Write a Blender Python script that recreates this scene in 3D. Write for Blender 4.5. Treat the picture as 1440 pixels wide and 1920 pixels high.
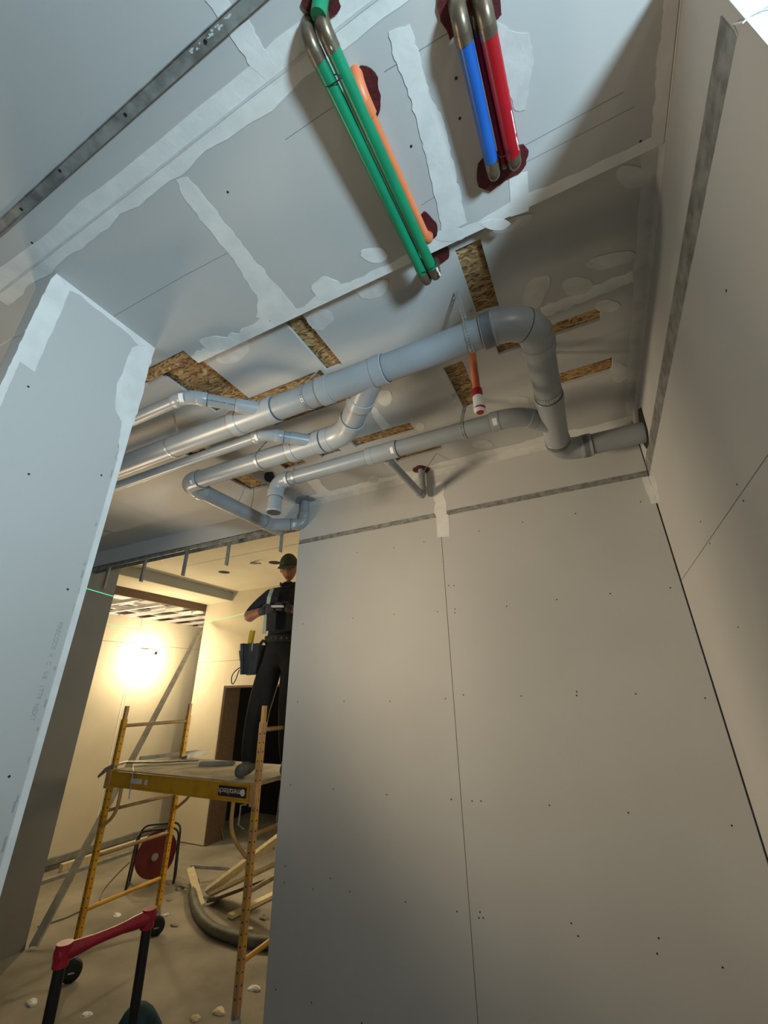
import bpy, bmesh, math, random
from mathutils import Vector, Matrix, noise
random.seed(7)
for o in list(bpy.data.objects): bpy.data.objects.remove(o)
SC = bpy.context.scene
COL = SC.collection
V = Vector
# ------------------------------------------------------------------ camera
CAM = V((0, 0, 1.95)); FPX = 769.9
RX = V((0.8954661, 0.4449023, -0.01422698))      # image right
RY = V((-0.19088912, 0.35494152, -0.9151928))    # image down
RZ = V((-0.40212164, 0.8222399, 0.40276511))     # view direction
cd = bpy.data.cameras.new('camera'); cam = bpy.data.objects.new('camera', cd); COL.objects.link(cam)
cd.sensor_fit = 'VERTICAL'; cd.sensor_height = 36; cd.lens = 36 * FPX / 1920; cd.clip_start = 0.02
M = Matrix((RX, -RY, -RZ)).transposed().to_4x4(); M.translation = CAM
cam.matrix_world = M; SC.camera = cam
# ------------------------------------------------------------------ light
w = bpy.data.worlds.new('world'); SC.world = w; w.use_nodes = True
w.node_tree.nodes['Background'].inputs[0].default_value = (0.55, 0.6, 0.65, 1)
w.node_tree.nodes['Background'].inputs[1].default_value = 0.02
SC.view_settings.view_transform = 'Standard'; SC.view_settings.look = 'None'
SC.view_settings.exposure = 0.34; SC.view_settings.gamma = 1; SC.view_settings.use_curve_mapping = False
def plight(name, loc, col, power, rad):
    l = bpy.data.lights.new(name, 'POINT'); l.color = col; l.energy = power; l.shadow_soft_size = rad
    o = bpy.data.objects.new(name, l); o.location = loc; COL.objects.link(o); return o
def flood(name, loc, aim, col, power, rad, cone, blend=0.6):
    l = bpy.data.lights.new(name, 'SPOT'); l.color = col; l.energy = power; l.shadow_soft_size = rad; l.spot_size = math.radians(cone); l.spot_blend = blend
    o = bpy.data.objects.new(name, l); o.location = loc; o.rotation_euler = (V(aim) - V(loc)).to_track_quat('-Z', 'Y').to_euler(); COL.objects.link(o); return o
flood('cool_work_light', (1.75, -0.62, 1.95), (-0.45, 0.55, 3.95), (0.63, 0.87, 1.0), 315, 0.20, 112, 1.0)   # LED flood in the corridor, right of the opening, aimed up
flood('warm_work_light', (-2.65, 0.25, 2.20), (0.2, 2.2, 2.55), (1.0, 0.80, 0.55), 180, 0.25, 80, 0.9)        # halogen flood left of the camera, behind the stub wall
flood('warm_fill_light', (-3.6, 1.7, 1.9), (-0.4, 1.75, 3.6), (1.0, 0.78, 0.53), 60, 0.20, 128, 0.9)          # unseen fill added to brighten the right wall, hidden by the stub wall
plight('corridor_light', (1.6, -1.55, 2.8), (1.0, 0.91, 0.76), 30, 0.15)          # corridor lamp behind the camera
plight('site_bulb_light', (-6.36, 4.74, 2.42), (1.0, 0.80, 0.47), 84, 0.08)       # bare bulb of the far room
plight('far_room_light', (-3.3, 4.7, 1.7), (1.0, 0.82, 0.52), 38, 0.10)           # second bulb, behind the front wall
plight('beyond_room_light', (-7.5, 4.6, 2.5), (1.0, 0.80, 0.55), 80, 0.1)         # lamp of the space beyond the far wall
# ------------------------------------------------------------------ pixel -> plane
def ray(px, py): return RX * (px - 720) + RY * (py - 960) + RZ * FPX
def on_x(px, py, x): d = ray(px, py); return CAM + d * (x / d.x)
def on_y(px, py, y): d = ray(px, py); return CAM + d * (y / d.y)
def on_z(px, py, z): d = ray(px, py); return CAM + d * ((z - CAM.z) / d.z)
# ------------------------------------------------------------------ materials
MATS = {}
def mat(name, c1, c2=None, rough=0.6, metal=0.0, scale=8.0, detail=3.0, bump=0.0, bscale=None, stretch=None, ramp=(0.35, 0.65), emit=None, estr=0, spec=None):
    if name in MATS: return MATS[name]
    m = bpy.data.materials.new(name); m.use_nodes = True; nt = m.node_tree; b = nt.nodes['Principled BSDF']
    b.inputs['Roughness'].default_value = rough; b.inputs['Metallic'].default_value = metal
    if spec is not None: b.inputs['Specular IOR Level'].default_value = spec
    tc = nt.nodes.new('ShaderNodeTexCoord'); mp = nt.nodes.new('ShaderNodeMapping')
    nt.links.new(tc.outputs['Object'], mp.inputs['Vector'])
    if stretch: mp.inputs['Scale'].default_value = stretch
    n = nt.nodes.new('ShaderNodeTexNoise'); n.inputs['Scale'].default_value = scale; n.inputs['Detail'].default_value = detail
    nt.links.new(mp.outputs[0], n.inputs['Vector'])
    r = nt.nodes.new('ShaderNodeValToRGB'); r.color_ramp.elements[0].position = ramp[0]; r.color_ramp.elements[1].position = ramp[1]
    c2 = c2 or tuple(x * 0.88 for x in c1)
    r.color_ramp.elements[0].color = (*c1, 1); r.color_ramp.elements[1].color = (*c2, 1)
    nt.links.new(n.outputs['Fac'], r.inputs['Fac']); nt.links.new(r.outputs[0], b.inputs['Base Color'])
    if bump:
        n2 = nt.nodes.new('ShaderNodeTexNoise'); n2.inputs['Scale'].default_value = bscale or scale * 6
        nt.links.new(mp.outputs[0], n2.inputs['Vector'])
        bp = nt.nodes.new('ShaderNodeBump'); bp.inputs['Strength'].default_value = bump; bp.inputs['Distance'].default_value = 0.003
        nt.links.new(n2.outputs['Fac'], bp.inputs['Height']); nt.links.new(bp.outputs[0], b.inputs['Normal'])
    if emit:
        b.inputs['Emission Color'].default_value = (*emit, 1); b.inputs['Emission Strength'].default_value = estr
    MATS[name] = m; return m
PAPER = mat('drywall_paper', (0.50, 0.505, 0.50), (0.455, 0.46, 0.455), 0.85, scale=1.3, bump=0.06, bscale=220)
MUD = mat('joint_compound', (0.74, 0.75, 0.74), (0.66, 0.67, 0.66), 0.75, scale=14, bump=0.25, bscale=60)
MUDTHIN = mat('thin_joint_compound', (0.60, 0.605, 0.60), (0.52, 0.525, 0.52), 0.8, scale=18, bump=0.2, bscale=70)
CONC = mat('concrete', (0.36, 0.33, 0.28), (0.15, 0.135, 0.11), 0.8, scale=1.9, detail=11, ramp=(0.28, 0.74), bump=0.4, bscale=40)
PVC = mat('grey_pvc', (0.27, 0.298, 0.325), (0.24, 0.265, 0.29), 0.36, scale=6)
PVCF = mat('grey_pvc_fitting', (0.31, 0.338, 0.365), (0.28, 0.305, 0.33), 0.33, scale=6)
GREYB = mat('dark_grey_board', (0.20, 0.205, 0.205), (0.17, 0.175, 0.175), 0.8, scale=1.5)  # even dark grey, west wall only
DARKR = mat('dark_cement_ring', (0.05, 0.055, 0.06), None, 0.5)
GALV = mat('galvanized_steel', (0.42, 0.43, 0.42), (0.22, 0.225, 0.21), 0.5, 0.55, scale=22, detail=5, bump=0.1)
STEEL = mat('strap_steel', (0.55, 0.57, 0.57), (0.42, 0.44, 0.44), 0.4, 0.7, scale=40)
STUD = mat('stud_steel', (0.36, 0.37, 0.37), (0.26, 0.27, 0.265), 0.5, 0.5, scale=10)
BLACK = mat('black_screw', (0.012, 0.012, 0.012), None, 0.6)
DARK = mat('painted_darkness', (0.015, 0.013, 0.012), None, 0.9)  # near-black stands in for unlit depth in holes and rooms
GREEN = mat('green_pipe_jacket', (0.005, 0.235, 0.115), (0.004, 0.20, 0.095), 0.32, scale=12)
BLUE = mat('blue_pipe_jacket', (0.012, 0.115, 0.46), (0.010, 0.095, 0.40), 0.35, scale=12)
RED = mat('red_pipe_jacket', (0.36, 0.006, 0.014), (0.30, 0.005, 0.012), 0.36, scale=12)
ORANGE = mat('orange_sprinkler_pipe', (0.72, 0.21, 0.085), (0.64, 0.18, 0.07), 0.42, scale=15)
COPPER = mat('tarnished_copper', (0.20, 0.17, 0.12), (0.14, 0.10, 0.07), 0.35, 0.6, scale=30)
FIRE = mat('firestop_sealant', (0.095, 0.010, 0.014), (0.06, 0.007, 0.009), 0.6, scale=40, bump=0.6, bscale=90)
WHITE = mat('white_plastic', (0.75, 0.76, 0.76), None, 0.5)
YEL = mat('yellow_scaffold_paint', (0.62, 0.33, 0.018), (0.42, 0.20, 0.012), 0.45, scale=9, detail=6, ramp=(0.45, 0.75))
YELW = mat('worn_scaffold_paint', (0.60, 0.36, 0.05), (0.47, 0.27, 0.16), 0.55, scale=14, detail=6)
RUNG = mat('dusty_scaffold_rung', (0.36, 0.27, 0.14), (0.24, 0.15, 0.06), 0.5, scale=16)
PLY = mat('dusty_platform_deck', (0.42, 0.38, 0.30), (0.28, 0.25, 0.19), 0.85, scale=7, detail=8)
RUB = mat('black_rubber', (0.012, 0.012, 0.013), None, 0.5)
CARTR = mat('red_handle_plastic', (0.40, 0.015, 0.035), (0.30, 0.012, 0.025), 0.35, scale=10)
CARTB = mat('black_tube', (0.010, 0.010, 0.012), None, 0.4)
TEAL = mat('teal_fabric', (0.012, 0.06, 0.075), (0.006, 0.03, 0.04), 0.8, scale=20)
BROWN = mat('brown_board', (0.13, 0.085, 0.05), (0.10, 0.065, 0.04), 0.8, scale=5, stretch=(1, 8, 8))
CREAM = mat('cream_drywall', (0.66, 0.61, 0.50), (0.60, 0.55, 0.45), 0.8, scale=1.5, bump=0.05, bscale=200)
OLIVE = mat('grey_green_board', (0.30, 0.31, 0.27), (0.27, 0.28, 0.24), 0.8, scale=2)
FRAME = mat('pale_ceiling_framing', (0.78, 0.74, 0.66), (0.66, 0.62, 0.54), 0.6, scale=6)
WOODW = mat('pale_strip_wood', (0.66, 0.58, 0.40), (0.55, 0.47, 0.31), 0.7, scale=8, stretch=(1, 6, 6))
HOSE = mat('grey_flex_hose', (0.16, 0.165, 0.14), (0.10, 0.10, 0.085), 0.5, scale=10)
REEL = mat('dark_red_reel', (0.13, 0.012, 0.010), (0.09, 0.009, 0.008), 0.5, scale=10)
SHIRT = mat('navy_shirt', (0.018, 0.024, 0.036), (0.011, 0.015, 0.024), 0.9, scale=14, bump=0.4, bscale=18)
VEST = mat('charcoal_vest', (0.028, 0.026, 0.025), (0.018, 0.017, 0.016), 0.85, scale=14)
TROUS = mat('black_trousers', (0.016, 0.017, 0.019), (0.009, 0.010, 0.011), 0.9, scale=10, bump=0.5, bscale=14)
SKIN = mat('skin', (0.34, 0.16, 0.09), (0.28, 0.125, 0.07), 0.55, scale=20)
CAP = mat('olive_cap', (0.055, 0.062, 0.040), (0.035, 0.04, 0.026), 0.85, scale=16)
STRIPE = mat('pale_strap', (0.50, 0.60, 0.50), (0.40, 0.50, 0.42), 0.6, scale=20)
GLOVE = mat('grey_glove', (0.07, 0.06, 0.065), (0.04, 0.035, 0.035), 0.8, scale=20)
BOOT = mat('dusty_boot', (0.17, 0.17, 0.155), (0.09, 0.09, 0.085), 0.85, scale=16)
POUCH = mat('grey_pouch', (0.055, 0.058, 0.065), (0.035, 0.037, 0.042), 0.85, scale=12, bump=0.3)
LYEL = mat('yellow_level', (0.62, 0.45, 0.03), (0.55, 0.38, 0.025), 0.45, scale=10)
SIGN = mat('dark_brown_decal', (0.05, 0.018, 0.01), None, 0.5)
INK = mat('grey_ink', (0.36, 0.37, 0.36), None, 0.8)
INKD = mat('dark_ink', (0.07, 0.08, 0.09), None, 0.7)
PENCIL = mat('pencil_line', (0.20, 0.21, 0.215), None, 0.9)
LASER = mat('painted_laser_glow', (0.02, 0.30, 0.14), None, 0.7, emit=(0.18, 1.0, 0.48), estr=0.75)  # emission paints the laser's projected light onto thin strips
GLOW = mat('lamp_glass', (1, 0.95, 0.8), None, 0.4, emit=(1.0, 0.88, 0.62), estr=22)
def osb_mat():
    m = bpy.data.materials.new('osb'); m.use_nodes = True; nt = m.node_tree; b = nt.nodes['Principled BSDF']; b.inputs['Roughness'].default_value = 0.75
    tc = nt.nodes.new('ShaderNodeTexCoord'); mp = nt.nodes.new('ShaderNodeMapping'); mp.inputs['Scale'].default_value = (50, 150, 60); mp.inputs['Rotation'].default_value = (0, 0, 0.5)
    nz = nt.nodes.new('ShaderNodeTexNoise'); nz.inputs['Scale'].default_value = 14
    mx = nt.nodes.new('ShaderNodeMixRGB'); mx.inputs[0].default_value = 0.06
    nt.links.new(tc.outputs['Object'], nz.inputs['Vector']); nt.links.new(tc.outputs['Object'], mx.inputs[1]); nt.links.new(nz.outputs['Color'], mx.inputs[2]); nt.links.new(mx.outputs[0], mp.inputs['Vector'])
    v = nt.nodes.new('ShaderNodeTexVoronoi'); v.inputs['Scale'].default_value = 1.0; nt.links.new(mp.outputs[0], v.inputs['Vector'])
    r = nt.nodes.new('ShaderNodeValToRGB'); r.color_ramp.interpolation = 'CONSTANT'
    els = r.color_ramp.elements; els[0].color = (0.14, 0.075, 0.03, 1); els[1].position = 0.22; els[1].color = (0.38, 0.24, 0.10, 1)
    for p, c in ((0.42, (0.27, 0.155, 0.06)), (0.6, (0.46, 0.31, 0.14)), (0.8, (0.33, 0.20, 0.085)), (0.93, (0.52, 0.37, 0.19))):
        e = els.new(p); e.color = (*c, 1)
    sp = nt.nodes.new('ShaderNodeSeparateColor'); nt.links.new(v.outputs['Color'], sp.inputs[0]); nt.links.new(sp.outputs[0], r.inputs['Fac']); nt.links.new(r.outputs[0], b.inputs['Base Color'])
    bp = nt.nodes.new('ShaderNodeBump'); bp.inputs['Strength'].default_value = 0.5; bp.inputs['Distance'].default_value = 0.004; nt.links.new(v.outputs['Distance'], bp.inputs['Height']); nt.links.new(bp.outputs[0], b.inputs['Normal'])
    return m
OSB = osb_mat()
# ------------------------------------------------------------------ object helpers
def empty(name, loc=(0, 0, 0)):
    o = bpy.data.objects.new(name, None); o.location = loc; o.empty_display_size = 0.1; COL.objects.link(o); return o
def tag(o, label=None, cat=None, group=None, kind=None):
    if label: o['label'] = label
    if cat: o['category'] = cat
    if group: o['group'] = group
    if kind: o['kind'] = kind
    return o
def link(name, me, m, parent=None, smooth=False):
    o = bpy.data.objects.new(name, me); COL.objects.link(o)
    for x in (m if isinstance(m, (list, tuple)) else [m]): me.materials.append(x)
    if parent:
        o.parent = parent
        o.matrix_parent_inverse = Matrix.Translation(-V(parent.location)) if parent.type == 'EMPTY' else Matrix.Translation(-V(wloc(parent)))
    if smooth:
        for p in me.polygons: p.use_smooth = True
    return o
def wloc(o):
    return V(o.location) if not o.parent else V((0, 0, 0)) + o.location
def build(name, bm, m, parent=None, smooth=False):
    bmesh.ops.recalc_face_normals(bm, faces=bm.faces)
    me = bpy.data.meshes.new(name); bm.to_mesh(me); bm.free(); return link(name, me, m, parent, smooth)
def bbox(bm, x0, x1, y0, y1, z0, z1, T=None):
    vs = [bm.verts.new(V(p)) for p in ((x0, y0, z0), (x1, y0, z0), (x1, y1, z0), (x0, y1, z0), (x0, y0, z1), (x1, y0, z1), (x1, y1, z1), (x0, y1, z1))]
    if T:
        for v_ in vs: v_.co = T @ v_.co
    for f in ((0, 1, 2, 3), (4, 5, 6, 7), (0, 1, 5, 4), (1, 2, 6, 5), (2, 3, 7, 6), (3, 0, 4, 7)): bm.faces.new([vs[i] for i in f])
    return vs
def box(name, x0, x1, y0, y1, z0, z1, m, parent=None, bev=0, T=None):
    bm = bmesh.new(); bbox(bm, x0, x1, y0, y1, z0, z1, T)
    if bev: bmesh.ops.bevel(bm, geom=list(bm.edges), offset=bev, segments=2, affect='EDGES')
    return build(name, bm, m, parent)
def frame_of(d):
    d = d.normalized(); a = V((0, 0, 1)) if abs(d.z) < 0.9 else V((1, 0, 0))
    u = d.cross(a).normalized(); return u, d.cross(u).normalized()
def sweep(bm, pts, radii, n=20, caps=True, flat=1.0):
    pts = [V(p) for p in pts]
    if not isinstance(radii, (list, tuple)): radii = [radii] * len(pts)
    rings = []; u = None
    for i, p in enumerate(pts):
        d = (pts[min(i + 1, len(pts) - 1)] - pts[max(i - 1, 0)]).normalized()
        if u is None: u, w_ = frame_of(d)
        else:
            u = (u - d * u.dot(d)).normalized(); w_ = d.cross(u)
        rings.append([bm.verts.new(p + u * math.cos(2 * math.pi * k / n) * radii[i] + w_ * math.sin(2 * math.pi * k / n) * radii[i] * flat) for k in range(n)])
    for a, b in zip(rings, rings[1:]):
        for k in range(n): bm.faces.new((a[k], a[(k + 1) % n], b[(k + 1) % n], b[k]))
    if caps:
        bm.faces.new(rings[0][::-1]); bm.faces.new(rings[-1])
def shade(o, ang=0.7):
    me = o.data
    for p in me.polygons: p.use_smooth = True
    bm = bmesh.new(); bm.from_mesh(me)
    for e in bm.edges:
        if len(e.link_faces) == 2 and e.calc_face_angle(0) > ang: e.smooth = False
    bm.to_mesh(me); bm.free(); return o
def tube(name, pts, r, m, parent=None, n=20, flat=1.0):
    bm = bmesh.new(); sweep(bm, pts, r, n, True, flat); return shade(build(name, bm, m, parent))
def bend(p0, corner, p1, k=8):
    p0, c, p1 = V(p0), V(corner), V(p1)
    return [(p0 * (1 - t) ** 2 + c * 2 * t * (1 - t) + p1 * t * t) for t in [i / k for i in range(k + 1)]]
def poly_slab(name, pts, nrm, th, m, parent=None):
    if th < 0.0026:
        th = th * random.uniform(0.75, 1.35) + 0.0006; pts = [V(p_) - V(nrm) * 0.0006 for p_ in pts]
    """flat polygon (world points) thickened along nrm"""
    bm = bmesh.new(); nrm = V(nrm)
    a = [bm.verts.new(p) for p in pts]; b = [bm.verts.new(V(p) + nrm * th) for p in pts]
    bm.faces.new(a[::-1]); bm.faces.new(b)
    for i in range(len(a)): bm.faces.new((a[i], a[(i + 1) % len(a)], b[(i + 1) % len(a)], b[i]))
    return build(name, bm, m, parent)
def rough_edge(px, step=9, amp=2.2):
    out = []
    for (x0, y0), (x1, y1) in zip(px, px[1:] + px[:1]):
        n = max(1, int(math.hypot(x1 - x0, y1 - y0) / step))
        for i in range(n):
            t = i / n; a = amp if i else amp * 0.5
            out.append((x0 + (x1 - x0) * t + random.uniform(-a, a), y0 + (y1 - y0) * t + random.uniform(-a, a)))
    return out
def blob(cx, cy, rx, ry, rot=0, n=26, amp=0.13):
    s = random.random() * 50; out = []
    for i in range(n):
        a = 2 * math.pi * i / n; k = 1 + amp * 2 * noise.noise((math.cos(a) * 1.3 + s, math.sin(a) * 1.3, s)) + random.uniform(-amp, amp) * 0.25
        x = math.cos(a) * rx * k; y = math.sin(a) * ry * k; c, s2 = math.cos(rot), math.sin(rot)
        out.append((cx + x * c - y * s2, cy + x * s2 + y * c))
    return out
def plate(name, x0, x1, y0, y1, z0, z1, holes, m, parent=None):
    xs = sorted(set([x0, x1] + [min(max(h[k], x0), x1) for h in holes for k in (0, 1)])); ys = sorted(set([y0, y1] + [min(max(h[k], y0), y1) for h in holes for k in (2, 3)]))
    solid = lambda i, j: 0 <= i < len(xs) - 1 and 0 <= j < len(ys) - 1 and not any(h[0] < (xs[i] + xs[i + 1]) / 2 < h[1] and h[2] < (ys[j] + ys[j + 1]) / 2 < h[3] for h in holes)
    bm = bmesh.new(); cache = {}
    def vv(i, j, z):
        k = (i, j, z)
        if k not in cache: cache[k] = bm.verts.new((xs[i], ys[j], z))
        return cache[k]
    for i in range(len(xs) - 1):
        for j in range(len(ys) - 1):
            if not solid(i, j): continue
            for z in (z0, z1): bm.faces.new([vv(i, j, z), vv(i + 1, j, z), vv(i + 1, j + 1, z), vv(i, j + 1, z)])
            for (a, b, ni, nj) in (((i, j), (i + 1, j), i, j - 1), ((i + 1, j), (i + 1, j + 1), i + 1, j), ((i, j + 1), (i + 1, j + 1), i, j + 1), ((i, j), (i, j + 1), i - 1, j)):
                if not solid(ni, nj): bm.faces.new([vv(*a, z0), vv(*b, z0), vv(*b, z1), vv(*a, z1)])
    return build(name, bm, m, parent)
def text_mesh(name, body, size, m, origin, xdir, ydir, parent=None, th=0.0004):
    cu = bpy.data.curves.new(name, 'FONT'); cu.body = body; cu.size = size; cu.extrude = th; cu.align_x = 'CENTER'; cu.align_y = 'CENTER'
    t = bpy.data.objects.new(name, cu); COL.objects.link(t)
    me = bpy.data.meshes.new_from_object(t.evaluated_get(bpy.context.evaluated_depsgraph_get())); bpy.data.objects.remove(t)
    xd = V(xdir).normalized(); yd = V(ydir); yd = (yd - xd * yd.dot(xd)).normalized(); zd = xd.cross(yd)
    T = Matrix((xd, yd, zd)).transposed().to_4x4(); T.translation = V(origin); me.transform(T); me.materials.clear()
    return link(name, me, m, parent)
def screws(name, pts, nrm, parent, r=0.0035):
    bm = bmesh.new(); nrm = V(nrm)
    for p in pts: sweep(bm, [V(p), V(p) + nrm * 0.0008], r, 8)
    o = build(name, bm, BLACK, parent); o['kind'] = 'stuff'; return o
# ------------------------------------------------------------------ THE SETTING
ZN, ZF = 3.35, 3.395          # near soffit, raised ceiling
XR, YF, XL = 0.437, 2.45, -1.49
fl = tag(box('floor', -8.6, 3.4, -2.4, 7.6, -0.1, 0, CONC), kind='structure')
S = lambda o: tag(o, kind='structure')
# near ceiling (soffit), its front edge stands 45 mm below the raised ceiling
p = on_z(344, 657, ZN); q = on_z(373, 681, ZN)
notch = (-1.75, q.x, p.y, 0.9301)
near = S(plate('ceiling_near', -4.83, 3.3, -2.4, 0.93, ZN, ZN + 0.0165, [notch], PAPER))
box('edge_board', notch[1], XR, 0.915, 0.93, ZN + 0.0165, ZF + 0.02, PAPER, near)
box('edge_board', -4.83, notch[0], 0.915, 0.93, ZN + 0.0165, ZF + 0.02, PAPER, near)
# raised ceiling with the slots cut for backing boards
def slot(px, pad=0):
    P = [on_z(x, y, ZF) for x, y in px]
    return (min(v_.x for v_ in P) - pad, max(v_.x for v_ in P) + pad, min(v_.y for v_ in P) - pad, max(v_.y for v_ in P) + pad)
def yslot(l, r, b):            # runs along Y: left / right pixel of its near end, a pixel at its far end
    a, c, e = on_z(*l, ZF), on_z(*r, ZF), on_z(*b, ZF); return (a.x, c.x, min(a.y, c.y), e.y)
def xslot(a, b, c):            # runs along X: left pixel, right pixel on near edge, pixel on far edge
    A, B, C_ = on_z(*a, ZF), on_z(*b, ZF), on_z(*c, ZF); return (A.x, B.x, (A.y + B.y) / 2, C_.y)
slots = [yslot((853, 470), (902, 453), (910, 584)), xslot((930, 650), (1126, 571), (1127, 600)), xslot((1030, 706), (1149, 670), (1149, 694)),
         yslot((831, 690), (867, 677), (874, 765)), yslot((534, 606), (569, 593), (620, 692)), xslot((455, 752), (600, 693), (640, 757)),
         xslot((657, 830), (765, 788), (776, 808)), xslot((733, 852), (820, 826), (820, 845)), xslot((590, 846), (627, 834), (625, 852)),
         xslot((525, 872), (562, 858), (561, 872)), xslot((429, 898), (464, 888), (478, 917)), xslot((345, 850), (380, 838), (382, 848))]
sl = on_z(342, 754, ZF); sr = on_z(400, 776, ZF)
slots.append((notch[0] + 0.09, notch[1] - 0.015, 0.9299, sr.y))
far = S(plate('ceiling_far', -4.83, XR + 0.03, 0.93, 2.475, ZF, ZF + 0.016, slots, PAPER))
for i, s in enumerate(slots): box('backing_board', s[0] - 0.03, s[1] + 0.03, max(s[2] - 0.03, 0.932), s[3] + 0.03, ZF + 0.0165 + i * 0.0006, ZF + 0.03 + i * 0.0006, OSB, far)
box('backing_board', notch[0] - 0.02, notch[1] + 0.02, notch[2] - 0.02, 0.915, ZN + 0.017, ZN + 0.03, OSB, near)
S(box('ceiling_deck', -8.6, 3.4, -2.4, 7.6, 3.95, 4.0, DARK))
# --- front wall: two full sheets below an exposed track, boarded face above
SEAM = -0.78
wf = S(box('wall_front', -1.95, XR + 0.12, YF + 0.018, YF + 0.12, 0, 3.03, STUD))
sheets = [box('drywall_sheet', -1.955, SEAM - 0.0012, YF, YF + 0.016, 0.012, 3.028, PAPER, wf, 0.001), box('drywall_sheet', SEAM + 0.0012, XR - 0.006, YF, YF + 0.016, 0.012, 3.028, PAPER, wf, 0.001)]
box('track_flange', -1.955, XR, YF + 0.008, YF + 0.012, 3.022, 3.07, GALV, wf)
box('upper_board', -1.955, XR, YF + 0.006, YF + 0.02, 3.066, ZF, PAPER, wf)
# --- right wall: lower and upper sheets, exposed track, boarded face above, free end at Y 0.56
YE = 0.56
wr = S(box('wall_right', XR + 0.018, XR + 0.14, YE + 0.02, YF + 0.12, 0, 3.03, STUD))
box('drywall_sheet', XR, XR + 0.016, YE, YF - 0.001, 0.012, 2.4385, PAPER, wr, 0.001)
box('drywall_sheet', XR, XR + 0.016, YE, YF - 0.001, 2.4405, 3.026, PAPER, wr, 0.001)
box('upper_board', XR + 0.004, XR + 0.02, YE, YF, 3.10, ZF, PAPER, wr)
box('upper_board', XR + 0.004, XR + 0.02, YE, 0.592, 3.026, 3.10, PAPER, wr)
box('track_flange', XR + 0.002, XR + 0.005, 0.592, YF, 3.024, 3.118, GALV, wr)
we = S(box('wall_corridor', XR + 0.016, 3.3, YE, YE + 0.016, 0, ZN, PAPER))
box('corner_bead', XR - 0.0004, XR + 0.05, YE - 0.0012, YE, 0.02, ZN, MUD, we)
# --- stub wall on the left with its lit end face
wl = S(box('wall_left', XL - 0.117, XL - 0.013, 0.40, 0.762, 0, ZN, STUD))
box('drywall_sheet', XL - 0.013, XL, 0.386, 0.776, 0.01, ZN, PAPER, wl)
box('drywall_sheet', XL - 0.13, XL - 0.013, 0.386, 0.40, 0.01, ZN, PAPER, wl)
box('drywall_sheet', XL - 0.13, XL - 0.013, 0.762, 0.776, 0.01, ZN, PAPER, wl); box('drywall_sheet', XL - 0.13, XL - 0.117, 0.40, 0.762, 0.01, ZN, PAPER, wl)
# --- west wall of the room (dark grey column face), header and the rest of the shell
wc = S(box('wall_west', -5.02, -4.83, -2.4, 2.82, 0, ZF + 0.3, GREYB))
hd = S(box('header', -4.83, -1.955, YF + 0.002, YF + 0.016, 3.235, ZF, PAPER))
box('header_back', -4.83, -1.955, YF + 0.10, YF + 0.116, 3.235, 3.6, CREAM, hd)
box('track_flange', -4.83, -1.955, YF + 0.012, YF + 0.018, 3.195, 3.24, GALV, hd)
box('track_web', -4.83, -1.955, YF + 0.012, YF + 0.104, 3.228, 3.232, GALV, hd)
box('track_flange', -4.83, -1.955, YF + 0.098, YF + 0.104, 3.195, 3.24, GALV, hd)
S(box('wall_rear', -4.9, 3.4, -2.4, -2.3, 0, ZN, PAPER)); S(box('wall_corridor_end', 3.2, 3.3, -2.3, YE, 0, ZN, PAPER))
# --- far room
XW, YN, ZC = -6.6, 5.3, 3.62
ww = S(box('wall_far_west', XW - 0.1, XW - 0.016, 2.4, 6.6, 0, 3.05, STUD))
seamY = on_x(258, 1200, XW).y
for y0, y1 in ((2.4, seamY - 0.002), (seamY + 0.002, 6.6)):
    box('drywall_sheet', XW - 0.015, XW, y0, y1, 0.1, 2.722, CREAM, ww, 0.001); box('drywall_sheet', XW - 0.015, XW, y0, y1, 2.727, 3.12, CREAM, ww, 0.001)
box('seam_strip', XW, XW + 0.004, seamY - 0.035, seamY - 0.005, 0.1, 2.98, FRAME, ww)
box('kick_track', XW, XW + 0.05, 2.9, 6.5, 0.06, 0.13, STUD, ww)
DX = on_y(420, 1286, YN).x; DZ = on_y(420, 1286, YN).z
wn = S(box('wall_far_north', -6.2, DX - 0.001, YN + 0.017, YN + 0.2, 0, 3.9, BROWN))
zs = 2.47
box('drywall_sheet', -6.2, DX, YN, YN + 0.016, 0.01, zs - 0.002, CREAM, wn, 0.001); box('drywall_sheet', -6.2, DX, YN, YN + 0.016, zs + 0.002, ZC + 0.1, CREAM, wn, 0.001)
box('drywall_sheet', DX, -1.5, YN, YN + 0.016, DZ, zs - 0.002, CREAM, wn); box('drywall_sheet', DX, -1.5, YN, YN + 0.016, zs + 0.002, ZC + 0.1, CREAM, wn)
box('drywall_sheet', -3.9, -1.5, YN, YN + 0.016, 0.0, DZ, CREAM, wn)
dr = S(box('door_1', DX, DX + 0.03, YN + 0.016, YN + 0.34, 0, DZ, BROWN))
box('door_head', DX + 0.03, -3.9, YN + 0.016, YN + 0.34, DZ - 0.03, DZ, BROWN, dr)
S(box('wall_dark_room', -6.2, -3.0, 7.0, 7.1, 0, 3, DARK)); S(box('wall_dark_room_side', -6.3, -6.2, YN + 0.2, 7.0, 0, 3, DARK)); S(box('wall_dark_room_end', -3.0, -2.9, YN + 0.2, 7.0, 0, 3, DARK)); S(box('ceiling_dark_room', -6.2, -3.0, YN + 0.2, 7.0, 3.0, 3.1, DARK))  # unlit room: its darkness is painted as near-black walls
S(box('wall_far_east', -1.5, -1.4, YF + 0.12, YN + 0.1, 0, 3.95, CREAM)); S(box('wall_far_south', -6.7, -5.02, 2.3, 2.4, 0, 3.9, CREAM))
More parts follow.
